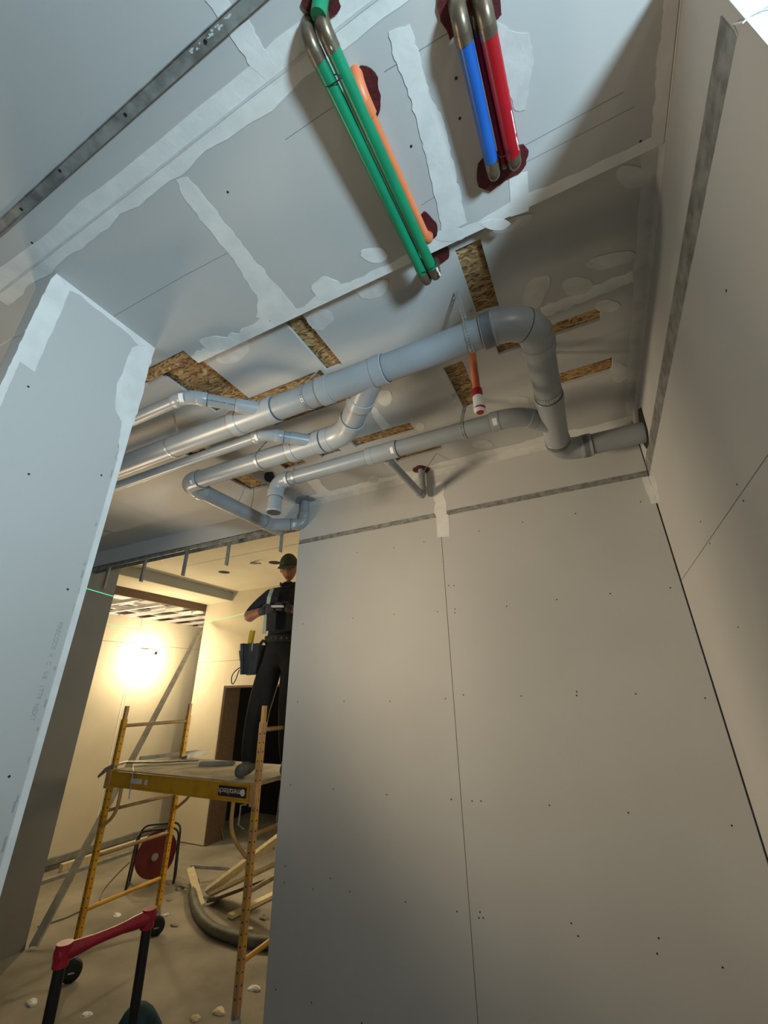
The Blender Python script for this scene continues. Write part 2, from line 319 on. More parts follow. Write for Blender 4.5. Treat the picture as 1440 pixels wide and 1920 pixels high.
# ceiling with two round lamp cut-outs
h1, h2 = on_z(420, 1073, ZC), on_z(515, 1055, ZC)
def holed_ceiling():
    bm = bmesh.new(); x0, x1, y0, y1 = -5.62, -1.5, 2.57, YN
    def ringcell(c, xa, xb, ya, yb):
        angs = sorted([2 * math.pi * k / 24 + 0.01 for k in range(24)] + [math.atan2(yy - c.y, xx - c.x) % (2 * math.pi) for xx in (xa, xb) for yy in (ya, yb)]); n = len(angs); inn = []; out = []
        for a in angs:
            d = V((math.cos(a), math.sin(a))); inn.append(bm.verts.new((c.x + d.x * 0.085, c.y + d.y * 0.085, ZC)))
            t = min(((xb - c.x) / d.x if d.x > 1e-6 else (xa - c.x) / d.x if d.x < -1e-6 else 9), ((yb - c.y) / d.y if d.y > 1e-6 else (ya - c.y) / d.y if d.y < -1e-6 else 9))
            out.append(bm.verts.new((c.x + d.x * t, c.y + d.y * t, ZC)))
        top = [bm.verts.new(v_.co + V((0, 0, 0.1))) for v_ in inn]
        for k in range(n):
            bm.faces.new((inn[k], inn[(k + 1) % n], out[(k + 1) % n], out[k])); bm.faces.new((inn[k], top[k], top[(k + 1) % n], inn[(k + 1) % n]))
    xm = (h1.x + h2.x) / 2; ya, yb = h1.y - 0.3, h1.y + 0.3
    for cor in ((x0, xm, h1), (xm, x1, h2)): ringcell(cor[2], cor[0], cor[1], ya, yb)
    # fill the corners of the ring cells and the rest of the sheet (slightly above)
    for (a, b, c, d) in ((x0, x1, y0, ya), (x0, x1, yb, y1)): bm.faces.new([bm.verts.new(v_) for v_ in ((a, c, ZC), (b, c, ZC), (b, d, ZC), (a, d, ZC))])
    return build('ceiling_far_room', bm, CREAM)
cf = S(holed_ceiling())
for h_ in (h1, h2): tube('cutout_dark_plug', [(h_.x, h_.y, ZC + 0.006), (h_.x, h_.y, ZC + 0.09)], 0.0845, DARK, cf, 24)  # black plugs paint the dark inside the lamp holes
yj = (h1.y + h2.y) / 2 - 0.22
jt = on_z(455, 1040, ZC)
box('board_joint', -4.9, -1.6, jt.y - 0.004, jt.y + 0.004, ZC - 0.001, ZC, PENCIL, cf)
XB = -5.60
bk = S(box('trim_bulkhead', -6.2, XB, 2.42, YN, 3.47, 3.60, OLIVE))
box('face_board', XB, XB + 0.012, 2.42, YN, 3.474, 3.61, OLIVE, bk); box('bottom_board', -6.2, XB + 0.012, 2.42, YN, 3.458, 3.47, CREAM, bk)
box('shade_strip', XB, XB + 0.02, 2.42, YN, 3.604, ZC, STUD, bk)  # grey strip stands in for the shaded line under the ceiling
box('brown_fascia', -6.24, -6.2, 2.42, YN + 1.2, 3.335, 3.459, BROWN, bk)
# open ceiling framing above the far west wall
gf = tag(empty('ceiling_framing', (-7.0, 4.5, 3.31)), 'pale open grid of ceiling studs above the lit far wall', 'framing')
for y in [2.75 + 0.42 * i for i in range(10)]: box('joist', -8.3, -6.24, y, y + 0.045, 3.31, 3.36, FRAME, gf)
for x in (-6.30, -6.85, -7.45, -8.1): box('runner', x, x + 0.05, 2.6, 6.6, 3.36, 3.40, FRAME, gf)
for i in range(7): box('crosspiece', -6.8 + 0.02 * i, -6.4, 2.95 + 0.55 * i, 2.99 + 0.55 * i, 3.30, 3.345, FRAME, gf, T=Matrix.Translation(V((0, 0, 0))) @ Matrix.Identity(4))
S(box('wall_beyond', -8.6, -8.5, 2.3, 7.2, 0, 3.9, BROWN)); S(box('ceiling_beyond', -8.5, -6.24, 2.3, 7.2, 3.62, 3.66, PAPER))
S(box('wall_beyond_south', -8.5, -6.7, 2.3, 2.4, 0, 3.9, CREAM)); S(box('wall_beyond_north', -8.5, -6.3, 7.1, 7.2, 0, 3.9, CREAM))
# ------------------------------------------------------------------ joint compound, tape, pencil lines, screws
def mud(name, px, plane, val, parent, m=MUD, th=0.0012, rough=True, amp=2.2):
    px = rough_edge(px, 9, amp) if rough else px
    f = {'x': on_x, 'y': on_y, 'z': on_z}[plane]
    nrm = {'x': (1, 0, 0) if val < 0 else (-1, 0, 0), 'y': (0, -1, 0), 'z': (0, 0, -1)}[plane]
    return poly_slab(name, [f(x, y, val) for x, y in px], nrm, th, m, parent)
def band(name, x0, x1, ya, yb, z, parent, jig=(0.0, 0.008), m=MUD, th=0.001, n=60):      # strip along X on a ceiling
    s = random.random() * 99
    a = [V((x0 + (x1 - x0) * i / n, ya + jig[0] * noise.noise((i * 0.35, s, 0)), z)) for i in range(n + 1)]
    b = [V((x0 + (x1 - x0) * i / n, yb + jig[1] * (noise.noise((i * 0.28, s, 3)) * 1.5 + random.uniform(-.3, .3)), z)) for i in range(n + 1)]
    return poly_slab(name, a + b[::-1], (0, 0, -1), th, m, parent)
def bandy(name, y0, y1, xa, xb, z, parent, jig=0.008, m=MUD, th=0.001, n=40):
    s = random.random() * 99
    a = [V((xa, y0 + (y1 - y0) * i / n, z)) for i in range(n + 1)]
    b = [V((xb + jig * (noise.noise((i * 0.28, s, 3)) * 1.5 + random.uniform(-.3, .3)), y0 + (y1 - y0) * i / n, z)) for i in range(n + 1)]
    return poly_slab(name, a + b[::-1], (0, 0, -1), th, m, parent)
# near ceiling
mud('taped_joint', [(330, 338), (352, 332), (372, 352), (400, 390), (450, 452), (471, 480), (512, 528), (562, 584), (520, 604), (480, 594), (484, 562), (455, 515), (432, 480), (400, 440), (345, 372)], 'z', ZN, near)
mud('taped_joint', [(728, 60), (768, 45), (788, 110), (806, 180), (830, 222), (856, 330), (874, 418), (830, 440), (816, 372), (804, 320), (780, 222), (754, 140), (735, 100)], 'z', ZN, near)
mud('taped_joint', [(428, 60), (466, 36), (490, 80), (520, 130), (500, 152), (470, 125)], 'z', ZN, near)
mud('taped_joint', [(384, 0), (424, -4), (440, 22), (408, 32)], 'z', ZN, near)
mud('compound_patch', [(955, 330), (990, 322), (991, 395), (957, 406)], 'z', ZN, near, amp=1)
mud('compound_patch', [(930, 40), (965, 60), (992, 62), (1000, 120), (985, 205), (965, 208), (950, 160), (938, 110)], 'z', ZN, near, MUDTHIN)
band('edge_bead', notch[1], XR - 0.003, 0.9298, 0.893, ZN, near, jig=(0, 0.014))
band('edge_bead', notch[1], -0.95, 0.906, 0.876, ZN - 0.0004, near, jig=(0, 0.010))
for b_ in ((612, 542, 26, 22), (408, 642, 30, 13), (700, 478, 26, 14), (520, 585, 22, 16), (930, 420, 26, 10), (845, 440, 30, 12)): mud('compound_patch', blob(*b_), 'z', ZN, near, rough=False)
band('corner_tape', -1.8, XR, 0.336, 0.372, ZN, near, jig=(0.002, 0.012)); band('corner_tape', -4.6, XR, 0.334, 0.288, ZN, near, jig=(0.001, 0.012), m=MUD)
band('compound_ridge', -4.6, XR, 0.331, 0.337, ZN - 0.0008, near, jig=(0.001, 0.001), m=MUDTHIN, th=0.0022)
bandy('corner_tape', YE, 0.928, XR, XR - 0.032, ZN, near, 0.004)
def pencil(a, b, plane, val, parent, wd=0.0014):
    f = {'x': on_x, 'y': on_y, 'z': on_z}[plane]; A, B = f(*a, val), f(*b, val); nrm = {'x': V((1, 0, 0)) if val < 0 else V((-1, 0, 0)), 'y': V((0, -1, 0)), 'z': V((0, 0, -1))}[plane]
    s = (B - A).cross(nrm).normalized() * wd / 2
    poly_slab('pencil_line', [A - s, A + s, B + s, B - s], nrm, 0.0003, PENCIL, parent)
for a, b in (((208, 596), (345, 517)), ((345, 517), (450, 462)), ((535, 262), (625, 200)), ((720, 135), (840, 62)), ((985, 272), (1170, 172)), ((965, 315), (1190, 200)), ((790, 385), (860, 340))): pencil(a, b, 'z', ZN, near)
# raised ceiling
for b_ in ((440, 662, 34, 17, -.45), (600, 598, 24, 20), (698, 541, 30, 17, -.3), (962, 420, 38, 11, -.4), (1148, 487, 47, 15, -.2), (1083, 535, 28, 18), (1006, 548, 20, 36, .5), (1182, 332, 26, 22, .4), (1140, 573, 22, 12), (1160, 697, 17, 19), (972, 750, 20, 8), (906, 833, 20, 8, .1), (998, 862, 18, 8), (668, 697, 16, 10), (720, 745, 16, 12), (700, 898, 10, 8), (788, 800, 9, 8), (690, 925, 26, 11, -.4), (735, 917, 12, 13), (910, 888, 9, 16, .3), (860, 905, 22, 10), (600, 945, 24, 16)):
    mud('compound_patch', blob(*b_), 'z', ZF, far, MUDTHIN, rough=False)
mud('compound_patch', blob(722, 747, 13, 15), 'z', ZF, far, rough=False)
mud('taped_joint', [(1014, 576), (1100, 540), (1200, 502), (1200, 522), (1105, 562), (1016, 596)], 'z', ZF, far, MUD)
mud('taped_joint', [(690, 762), (706, 764), (732, 800), (718, 806)], 'z', ZF, far); mud('taped_joint', [(572, 900), (590, 894), (628, 926), (610, 936)], 'z', ZF, far)
band('corner_tape', -1.9, XR, YF + 0.006, YF - 0.065, ZF, far, jig=(0, 0.02)); bandy('corner_tape', 0.95, YF, XR + 0.004, XR - 0.04, ZF, far, 0.006, MUDTHIN)
# front face above the track and the taped top of the sheet joint
def facey(name, x0, x1, z0, z1, y, parent, m=MUD): return box(name, x0, x1, y - 0.0012, y, z0, z1, m, parent)
facey('corner_tape', -1.95, XR, ZF - 0.05, ZF, YF + 0.006, wf, MUDTHIN)
mud('taped_joint', [(812, 908), (832, 903), (838, 985), (818, 990)], 'y', YF + 0.006, wf); mud('taped_joint', [(818, 968), (841, 964), (843, 1006), (820, 1008)], 'y', YF, wf, amp=1)
mud('corner_tape', [(1203, 896), (1216, 893), (1233, 943), (1221, 945)], 'y', YF, wf, amp=1); mud('corner_tape', [(1217, 893), (1228, 890), (1240, 940), (1234, 945)], 'x', XR, wr, MUDTHIN, amp=1)
box('corner_tape', XR + 0.0026, XR + 0.004, YE, YF, ZF - 0.055, ZF, MUDTHIN, wr)
FS = [(558, 1316), (645, 1315), (731, 1315), (835, 1310), (869, 1303), (977, 1305), (1081, 1304), (1081, 1297), (1192, 1301), (1322, 1309), (569, 1170), (662, 1159), (739, 1152), (820, 1147), (853, 1142), (853, 1149), (950, 1137), (1044, 1124), (1144, 1113), (1257, 1102),
      (669, 1036), (738, 1027), (795, 1016), (839, 1004), (898, 996), (980, 979), (1079, 963), (1201, 941), (841, 1098), (851, 1098), (545, 1472), (625, 1479), (725, 1490), (846, 1499), (885, 1502), (902, 1502), (1030, 1510), (1178, 1524), (1372, 1548), (535, 1624), (533, 1655), (587, 1667), (620, 1647), (656, 1672), (760, 1691), (857, 1709), (900, 1710), (898, 1721), (906, 1721), (1071, 1731), (1084, 1755), (1235, 1759), (1232, 1788), (1355, 1814), (517, 1855), (584, 1880), (678, 1918), (572, 1017)]
screws('screw_heads', [on_y(x, y, YF) for x, y in FS], (0, -1, 0), wf)
screws('screw_heads', [on_x(x, y, XR) for x, y in ((1394, 939), (1382, 908), (1314, 978), (1331, 1019), (1362, 545), (1384, 1176))], (-1, 0, 0), wr)
screws('screw_heads', [on_z(x, y, ZN) for x, y in ((140, 395), (60, 455), (18, 495), (427, 360), (855, 147), (862, 222), (1201, 265), (771, 274))], (0, 0, -1), near)
# stub wall end face
C = lambda pts: [(x / 4.5, 380 + y / 4.5) for x, y in pts]
mud('corner_compound', C([(480, 596), (590, 740), (545, 840), (500, 960), (440, 1090), (400, 1160), (360, 1270), (330, 1330), (292, 1430), (165, 1340), (60, 1580), (-60, 1850), (-120, 1850), (0, 1545), (110, 1315), (220, 1075), (300, 905), (430, 640)]), 'x', XL, wl, amp=1)
mud('corner_compound', C([(480, 596), (1308, 1222), (1170, 1204), (1100, 1124), (950, 1004), (760, 862), (690, 790), (590, 742)]), 'x', XL, wl, amp=1)
mud('corner_compound', C([(1170, 1204), (1308, 1222), (1170, 1730)]) + [(215, 900), (228, 790), (216, 770), (219, 720), (233, 690), (248, 652)], 'x', XL, wl, amp=1.5)
box('corner_bead', XL, XL + 0.0014, 0.757, 0.776, 0.01, ZN - 0.001, MUD, wl)
sc_ = [(53, 725), (54, 889), (17, 1456), (111, 589), (190, 891), (127, 1105)]
screws('screw_heads', [on_x(x, y, XL) for x, y in sc_], (1, 0, 0), wl)
bm = bmesh.new()
for k in range(46):                                                        # torn paper along the bead
    z = 0.5 + k * 0.055 + random.uniform(-.02, .02)
    if random.random() < 0.3: continue
    y = 0.7565 - random.uniform(0, 0.006); h = random.uniform(.008, .035); bbox(bm, XL + 0.0001, XL + 0.0008, y - random.uniform(.001, .006), y, z, z + h)
tp = build('torn_paper_edge', bm, INK, wl); tp['kind'] = 'stuff'
tp_o = on_x(88, 1255, XL + 0.0006)
text_mesh('printed_marking', 'FIRECODE  X  C   5/8   1TT9  NEXT', 0.018, INK, tp_o, (0, 0.0, -1), (0, 1, 0), wl)
# ceiling track near the camera
tr = tag(empty('ceiling_track', (-1.4, 0.21, ZN)), 'galvanized steel track screwed across the near ceiling', 'track')
ya, yb = on_z(0, 410, ZN).y, on_z(0, 440, ZN).y
box('web', -4.5, 0.4, ya, yb, ZN - 0.004, ZN - 0.0012, GALV, tr); box('flange', -4.5, 0.4, ya - 0.0012, ya, ZN - 0.009, ZN - 0.001, GALV, tr); box('flange', -4.5, 0.4, yb, yb + 0.0012, ZN - 0.009, ZN - 0.001, GALV, tr)
screws('screw_heads', [on_z(x, y, ZN - 0.0045) for x, y in ((385, 78), (235, 215), (112, 320), (40, 392))], (0, 0, -1), tr, 0.0045)
for k in range(16):
    t = random.random(); mud('compound_smear', blob(355 + 75 * t + random.uniform(-4, 4), 100 - 68 * t + random.uniform(-4, 4), random.uniform(2, 6), random.uniform(1.5, 3), -.8, 10, .5), 'z', ZN - 0.0043, tr, MUDTHIN, rough=False, th=0.0004)
# stud tabs hanging from the header track
for i, (x, y) in enumerate(((195, 1102), (264, 1090), (343, 1079), (425, 1059), (527, 1034))):
    q = on_y(x, y, YF + 0.03); t = empty('stud_tab', (q.x, YF + 0.03, 3.228))
    bm = bmesh.new(); bbox(bm, q.x - 0.016, q.x + 0.016, YF + 0.02, YF + 0.0215, q.z, 3.227); bbox(bm, q.x - 0.016, q.x - 0.0145, YF + 0.0215, YF + 0.06, q.z, 3.227); build('channel', bm, STUD, t)
    box('clip', q.x - 0.02, q.x + 0.03, YF + 0.0185, YF + 0.0195, 3.19, 3.226, GALV, t)
    tag(t, 'short steel stud hanging from the header track, ' + ('leftmost, against the dark grey column', 'second from the dark grey column', 'third from the dark grey column', 'fourth from the dark grey column', 'rightmost, above the worker\'s cap')[i], 'stud', 'hanging header studs')
# ------------------------------------------------------------------ GREY DRAIN ASSEMBLY (all at one level under the raised ceiling)
ZP = 3.19
drain = tag(empty('drain_pipe', (-0.9, 1.2, ZP)), 'branching grey plastic drain pipework strapped under the ceiling', 'drain pipe')
def pipe(a, b, r, m=None): return tube('pipe', [a, b], r, m or PVC, drain, 28)
def ring(p, d, r, wd=0.004, par=None): d = V(d).normalized(); return tube('cement_ring', [V(p) - d * wd / 2, V(p) + d * wd / 2], r, DARKR, par or drain, 28)
def coup(p, d, r, ln=0.05, ends=(1, 1)):
    p = V(p); d = V(d).normalized(); R = r * 1.13
    o = tube('coupling', [p - d * ln / 2, p - d * (ln / 2 - 0.002), p + d * (ln / 2 - 0.002), p + d * ln / 2], [R * .965, R, R, R * .965], PVCF, drain, 28)
    if ends[0]: ring(p - d * (ln / 2), d, r * 1.04, par=o)
    if ends[1]: ring(p + d * (ln / 2), d, r * 1.04, par=o)
    return o
def elbow(p0, c, p1, r):
    p0, c, p1 = V(p0), V(c), V(p1); tube('elbow', bend(p0, c, p1, 10), r * 1.09, PVCF, drain, 28)
    d0 = (p0 - c).normalized(); d1 = (p1 - c).normalized()
    coup(p0 + d0 * 0.012, d0, r, 0.045, (0, 1)); coup(p1 + d1 * 0.012, d1, r, 0.045, (0, 1))
def sticker(p, d, r, wd=0.016, arc=0.7, towards=None):
    p = V(p); d = V(d).normalized(); u = ((towards or CAM) - p); u = (u - d * u.dot(d)).normalized(); w_ = d.cross(u); R = r * 1.13 + 0.0012; bm = bmesh.new(); rows = []
    for k in range(9):
        a = -arc / 2 + arc * k / 8; e = u * math.cos(a) + w_ * math.sin(a); rows.append([bm.verts.new(p + e * (R + q_) + d * s) for q_, s in ((0, -wd / 2), (0, wd / 2), (-.0012, wd / 2), (-.0012, -wd / 2))])
    for a, b in zip(rows, rows[1:]):
        for k in range(4): bm.faces.new((a[k], a[(k + 1) % 4], b[(k + 1) % 4], b[k]))
    o = build('sticker', bm, WHITE, drain); return o
R4, R3, R2, R15 = 0.057, 0.0445, 0.029, 0.024
X_, Y_ = V((1, 0, 0)), V((0, 1, 0))
D1 = V((-1, -1, 0)).normalized(); D2 = V((-1, 1, 0)).normalized(); D3 = V((1, 1, 0)).normalized()
YM, YS, YT, YX, XD = 1.2, 1.53, 1.785, 2.245, 0.0205
def xm(px, py, Y): return on_y(px, py, Y).x
# main run
pipe((-4.8, YM, ZP), (XD - 0.12, YM, ZP), R4)
elbow((XD - 0.15, YM, ZP), (XD, YM, ZP), (XD, YM + 0.15, ZP), R4); ring((XD - 0.0375, YM + 0.0375, ZP), D3, R4 * 1.11, 0.003)
xr = xm(917, 622, YM); coup((xr, YM, ZP), X_, R4, 0.05)
# wye to the second run
xa, xb = xm(612, 730, YM), xm(712, 688, YM)
tube('wye', [(xa, YM, ZP), (xb, YM, ZP)], R4 * 1.08, PVCF, drain, 28); coup((xa, YM, ZP), X_, R4, 0.055, (1, 0)); coup((xb, YM, ZP), X_, R4, 0.055, (0, 1))
k2 = V((xb - 0.035, YM, ZP)); e2 = k2 + D2 * (YS - YM) * 1.4142
tube('wye_branch', [k2, k2 + D2 * 0.19], R4 * 1.06, PVCF, drain, 28); coup(k2 + D2 * 0.185, D2, R4, 0.05, (0, 1)); pipe(k2, e2 - D2 * 0.04, R4)
elbow(e2 - D2 * 0.10, e2, e2 - X_ * 0.10, R4)
# left wye with the lettered branch
xa1, xb1 = xm(448, 788, YM), xm(512, 764, YM)
tube('wye', [(xa1, YM, ZP), (xb1, YM, ZP)], R4 * 1.08, PVCF, drain, 28); coup((xa1, YM, ZP), X_, R4, 0.05, (1, 0)); coup((xb1, YM, ZP), X_, R4, 0.05, (0, 1))
k1 = V((xb1 - 0.02, YM, ZP)); L1 = 0.36; e1 = k1 + D1 * L1
tube('wye_branch', [k1, k1 + D1 * 0.14], [R2 * 1.2, R2 * 1.15], PVCF, drain, 24); coup(k1 + D1 * 0.135, D1, R2, 0.035, (0, 1)); bp_ = pipe(k1 + D1 * 0.1, e1 - D1 * 0.05, R2)
elbow(e1 - D1 * 0.05, e1, e1 - X_ * 0.05, R2); pipe(e1 - X_ * 0.04, e1 - X_ * 2.4, R2); sticker(e1 - X_ * 0.02 + V((0, 0, 0)), D1 - X_, R2, 0.022, 1.2)
mid = k1 + D1 * (0.5 * (0.15 + L1 - 0.06)); u = CAM - mid; u = (u - D1 * u.dot(D1)).normalized()
text_mesh('printed_marking', 'MEC ZIR 390174-2 XFR * DM65 90', 0.0115, INKD, mid + u * (R2 + 0.0006), -D1 if False else -D1, u.cross(-D1), drain, 0.0005)
# second run
xs0 = xm(350, 902, YS)
pipe((xs0 + 0.06, YS, ZP), e2 - X_ * 0.08, R4 * 0.95)
xh0, xh1 = xm(550, 848, YS), xm(600, 828, YS)
tube('wye', [(xh0, YS, ZP), (xh1, YS, ZP)], R4 * 1.08, PVCF, drain, 28); coup((xh0, YS, ZP), X_, R4, 0.045, (1, 0)); coup((xh1, YS, ZP), X_, R4, 0.045, (0, 1))
k3 = V((xh1 - 0.01, YS, ZP)); e3 = k3 + D1 * 0.19 * 1.4142
pipe(k3, e3 - D1 * 0.04, R2); tube('wye_branch', [k3, k3 + D1 * 0.15], [R2 * 1.25, R2 * 1.12], PVCF, drain, 24); elbow(e3 - D1 * 0.05, e3, e3 - X_ * 0.05, R2); pipe(e3 - X_ * 0.04, V((-4.8, e3.y, ZP - 0.02)), R2); sticker(e3 - X_ * 0.05, X_, R2, 0.016, 1.0)
elbow((xs0 + 0.10, YS, ZP), (xs0, YS, ZP), (xs0, YS + 0.10, ZP), R4 * 0.95); sticker((xs0 + 0.11, YS, ZP), X_, R4 * .95, 0.018, 0.4)
# second run turns towards the header: end wye, riser
yw = on_x(497, 985, xs0).y; pipe((xs0, YS + 0.06, ZP), (xs0, yw + 0.02, ZP), R4 * 0.92); coup((xs0, yw, ZP), Y_, R4 * 0.92, 0.04, (1, 1))
tube('wye', [(xs0, yw, ZP), (xs0, yw + 0.17, ZP)], [R4, R4 * 0.95], PVCF, drain, 28)
k4 = V((xs0, yw + 0.05, ZP)); up = on_z(573, 940, ZF); e4 = V((up.x, up.y, ZP)); 
d4 = (e4 - k4).normalized(); tube('wye_branch', [k4, k4 + d4 * 0.14], R3 * 1.1, PVCF, drain, 24); pipe(k4, e4 - d4 * 0.03, R3); coup(k4 + d4 * 0.15, d4, R3, 0.04, (1, 1)); sticker(k4 + d4 * 0.20, d4, R3 * .94, 0.016, 0.7)
elbow(e4 - d4 * 0.06, e4, e4 + V((0, 0, 0.06)), R3 * 0.95); pipe(e4 + V((0, 0, 0.05)), V((up.x, up.y, ZF + 0.02)), R3 * 0.92)
# third run: stub down at its left end, small branch, bend into the crossing pipe
x30 = xm(520, 893, YT)
pipe((x30 + 0.05, YT, ZP), (XD - 0.24, YT, ZP), R3); elbow((x30 + 0.075, YT, ZP), (x30, YT, ZP), (x30, YT, ZP - 0.075), R3); pipe((x30, YT, ZP - 0.06), (x30, YT, ZP - 0.20), R3 * .98, PVC); coup((x30, YT, ZP - 0.2), V((0, 0, 1)), R3 * .92, 0.02); sticker((x30 + 0.10, YT, ZP), X_, R3, 0.018, 0.8)
xt0, xt1 = xm(695, 855, YT), xm(740, 840, YT)
tube('tee', [(xt0, YT, ZP), (xt1, YT, ZP)], R3 * 1.1, PVCF, drain, 28); coup((xt0, YT, ZP), X_, R3, 0.04, (1, 0)); coup((xt1, YT, ZP), X_, R3, 0.04, (0, 1)); sticker((xt1, YT, ZP), X_, R3, 0.018, 0.7)
ur = on_z(790, 880, ZF); k5 = V(((xt0 + xt1) / 2, YT, ZP - 0.01)); e5 = V((ur.x, ur.y, ZP - 0.03)); e5.z = on_y(793, 934, ur.y).z + 0.015
d5 = (e5 - k5).normalized(); coup(k5 + d5 * 0.07, d5, R15 * 1.05, 0.05); pipe(k5, e5 - d5 * 0.03, R15); elbow(e5 - d5 * 0.035, e5, e5 + V((0, 0, 0.04)), R15); pipe(e5 + V((0, 0, 0.03)), V((ur.x, ur.y, ZF + 0.02)), R15)
# crossing run and exit through the right wall
pipe((XD, YM + 0.08, ZP), (XD, YX - 0.08, ZP), R4)
yj0 = on_z(1022, 748, ZP).y
tube('wye', [(XD, yj0, ZP), (XD, YX - 0.12, ZP)], R4 * 1.06, PVCF, drain, 28); coup((XD, yj0, ZP), Y_, R4, 0.04, (1, 0)); coup((XD, YX - 0.13, ZP), Y_, R4, 0.05, (0, 1))
k6 = V((XD, YT + 0.16, ZP)); e6 = V((XD - 0.16, YT, ZP)); tube('wye_branch', [k6, k6 - D3 * 0.12], R3 * 1.15, PVCF, drain, 24)
elbow(e6 + D3 * 0.07, e6, e6 - X_ * 0.09, R3); sticker(e6 - X_ * 0.10, X_, R3, 0.022, 0.7)
elbow((XD, YX - 0.12, ZP), (XD, YX, ZP), (XD + 0.12, YX, ZP), R4); pipe((XD + 0.1, YX, ZP), (XR + 0.03, YX, ZP), R4); coup((XD + 0.145, YX, ZP), X_, R4, 0.045)
text_mesh('printed_marking', 'XFR  DWV  CSA B181.2  4 IN', 0.012, INKD, V((XD, 1.55, ZP)) + V((-.35, -.25, -.9)).normalized() * (R4 + 0.0005), (0, -1, 0), (-.9, 0, .35), drain, 0.0005)
# holes round the pipe ends
tag(poly_slab('wall_opening', [V((XR, YX + x, ZP + y)) for x, y in ((-.1, .09), (-.04, .12), (.02, .085), (.07, .05), (.085, -.03), (.05, -.075), (-.03, -.08), (-.08, -.04))], (-1, 0, 0), 0.001, DARK), 'ragged dark hole in the right wall round the drain pipe', 'opening')  # flat black patch paints the shade inside the hole
# ------------------------------------------------------------------ perforated straps
def strap_geo(bm, pts, side, wd=0.018):
    """perforated strip following pts; side(i) gives the width direction"""
    tot = 0; L = [0]
    for a, b in zip(pts, pts[1:]): tot += (V(b) - V(a)).length; L.append(tot)
    def at(s):
        for i in range(len(L) - 1):
            if s <= L[i + 1] + 1e-9:
                t = (s - L[i]) / max(1e-9, L[i + 1] - L[i]); return V(pts[i]).lerp(V(pts[i + 1]), t)
        return V(pts[-1])
    n = max(3, int(tot / 0.006)); side = V(side).normalized()
    rows = [[bm.verts.new(at(tot * k / n) + side * wd * c) for c in (-.5, -.22, .22, .5)] for k in range(n + 1)]
    for k in range(n):
        for c in range(3):
            if c == 1 and k % 2 == 1: continue
            bm.faces.new((rows[k][c], rows[k][c + 1], rows[k + 1][c + 1], rows[k + 1][c]))
def hanger(label, c, axis, r, tops, wd=0.018):
    c = V(c); ax = V(axis).normalized(); u = ax.cross(V((0, 0, 1))).normalized(); bm = bmesh.new(); R = r + 0.0025
    arc = [c + u * R * math.cos(a) + V((0, 0, R * math.sin(a))) for a in [math.pi * 2 * k / 40 for k in range(41)]]
    strap_geo(bm, arc, ax, wd)
    o = build('strap_band', bm, STEEL); t = empty('pipe_strap', c); o.parent = t; o.matrix_parent_inverse = Matrix.Translation(-c)
    for (tp, sgn) in tops:
        bm = bmesh.new(); strap_geo(bm, [c + u * R * sgn, V(tp)], ax, wd); build('strap_leg', bm, STEEL, t)
    for ch in t.children: sm = ch.modifiers.new('th', 'SOLIDIFY'); sm.thickness = 0.0012
    return tag(t, label, 'strap', 'perforated pipe straps')
x1 = xm(881, 637, YM); hanger('perforated steel strap round the main pipe just left of the big elbow', (x1, YM, ZP), X_, R4, [((x1 - .02, YM - .05, ZF), -1), ((x1 + .01, YM + .06, ZF), 1)])
x2 = xm(577, 742, YM); hanger('perforated steel strap on the main pipe between its two wyes', (x2, YM, ZP), X_, R4, [((x2, YM + .06, ZF), 1)], 0.015)
hanger('perforated steel strap round the crossing pipe below the big elbow', (XD, on_z(1017, 737, ZP).y, ZP), Y_, R4, [((XD + .06, on_z(1017, 737, ZP).y, ZF), 1)])
x4 = xm(869, 803, YT); hanger('perforated steel strap round the lower pipe with long double legs', (x4, YT, ZP), X_, R3, [((x4 - .02, YT - .05, ZF), -1), ((x4 + .015, YT + .05, ZF), 1)])
x5 = xm(325, 838, YM); hanger('thin steel strap hanging from the OSB notch at the left of the main pipe', (x5, YM, ZP), X_, R4, [((x5, YM - .05, ZF), -1)], 0.012)
x6 = xm(490, 862, YS); hanger('perforated steel strap round the second pipe left of its wye', (x6, YS, ZP), X_, R4, [((x6, YS + .06, ZF), 1)], 0.014)
x7 = xm(556, 882, YT); hanger('perforated steel strap near the left end of the lower pipe', (x7, YT, ZP), X_, R3, [((x7, YT + .04, ZF), 1)], 0.014)
for i, (a, b, lb) in enumerate((((462, 905), (440, 955), 'bent thin wire hanging from the small OSB slot, left one'), ((475, 912), (468, 960), 'bent thin wire hanging from the small OSB slot, right one'), ((818, 850), (785, 895), 'thin hanger wire beside the small drain branch'))):
    A = on_z(*a, ZF); B = on_y(*b, A.y + 0.01); tag(tube('hanger_wire', bend(A, (A + B) / 2 + V((.03, 0, .02)), B, 6), 0.0022, STUD, n=6), lb, 'wire')
# collars of the risers
def sealant(px, plane_z, label, nrm=(0, 0, -1), f=None, th=0.006, m=FIRE):
    P = [(f or (lambda x, y: on_z(x, y, plane_z)))(x, y) for x, y in px]
    o = poly_slab('firestop_sealant', P, nrm, th, m); return tag(o, label, 'sealant', 'red firestop sealant patches')
sealant(blob(790, 880, 16, 7), ZF, 'red sealant collar round the small grey riser pipe')
sealant(blob(573, 938, 16, 8), ZF, 'dark red sealant collar round the riser above the worker')
tag(poly_slab('pipe_clamp_debris', [on_z(x, y, ZF) for x, y in blob(573, 936, 19, 6)], (0, 0, -1), 0.012, STUD), 'frayed metal collar where the left riser enters the ceiling', 'collar')
tag(poly_slab('ceiling_opening', [on_z(x, y, ZF) for x, y in blob(506, 893, 10, 9)], (0, 0, -1), 0.004, DARK), 'small dark ragged hole beside the downward pipe stub', 'opening')  # black slab in place of the hole's inner shade
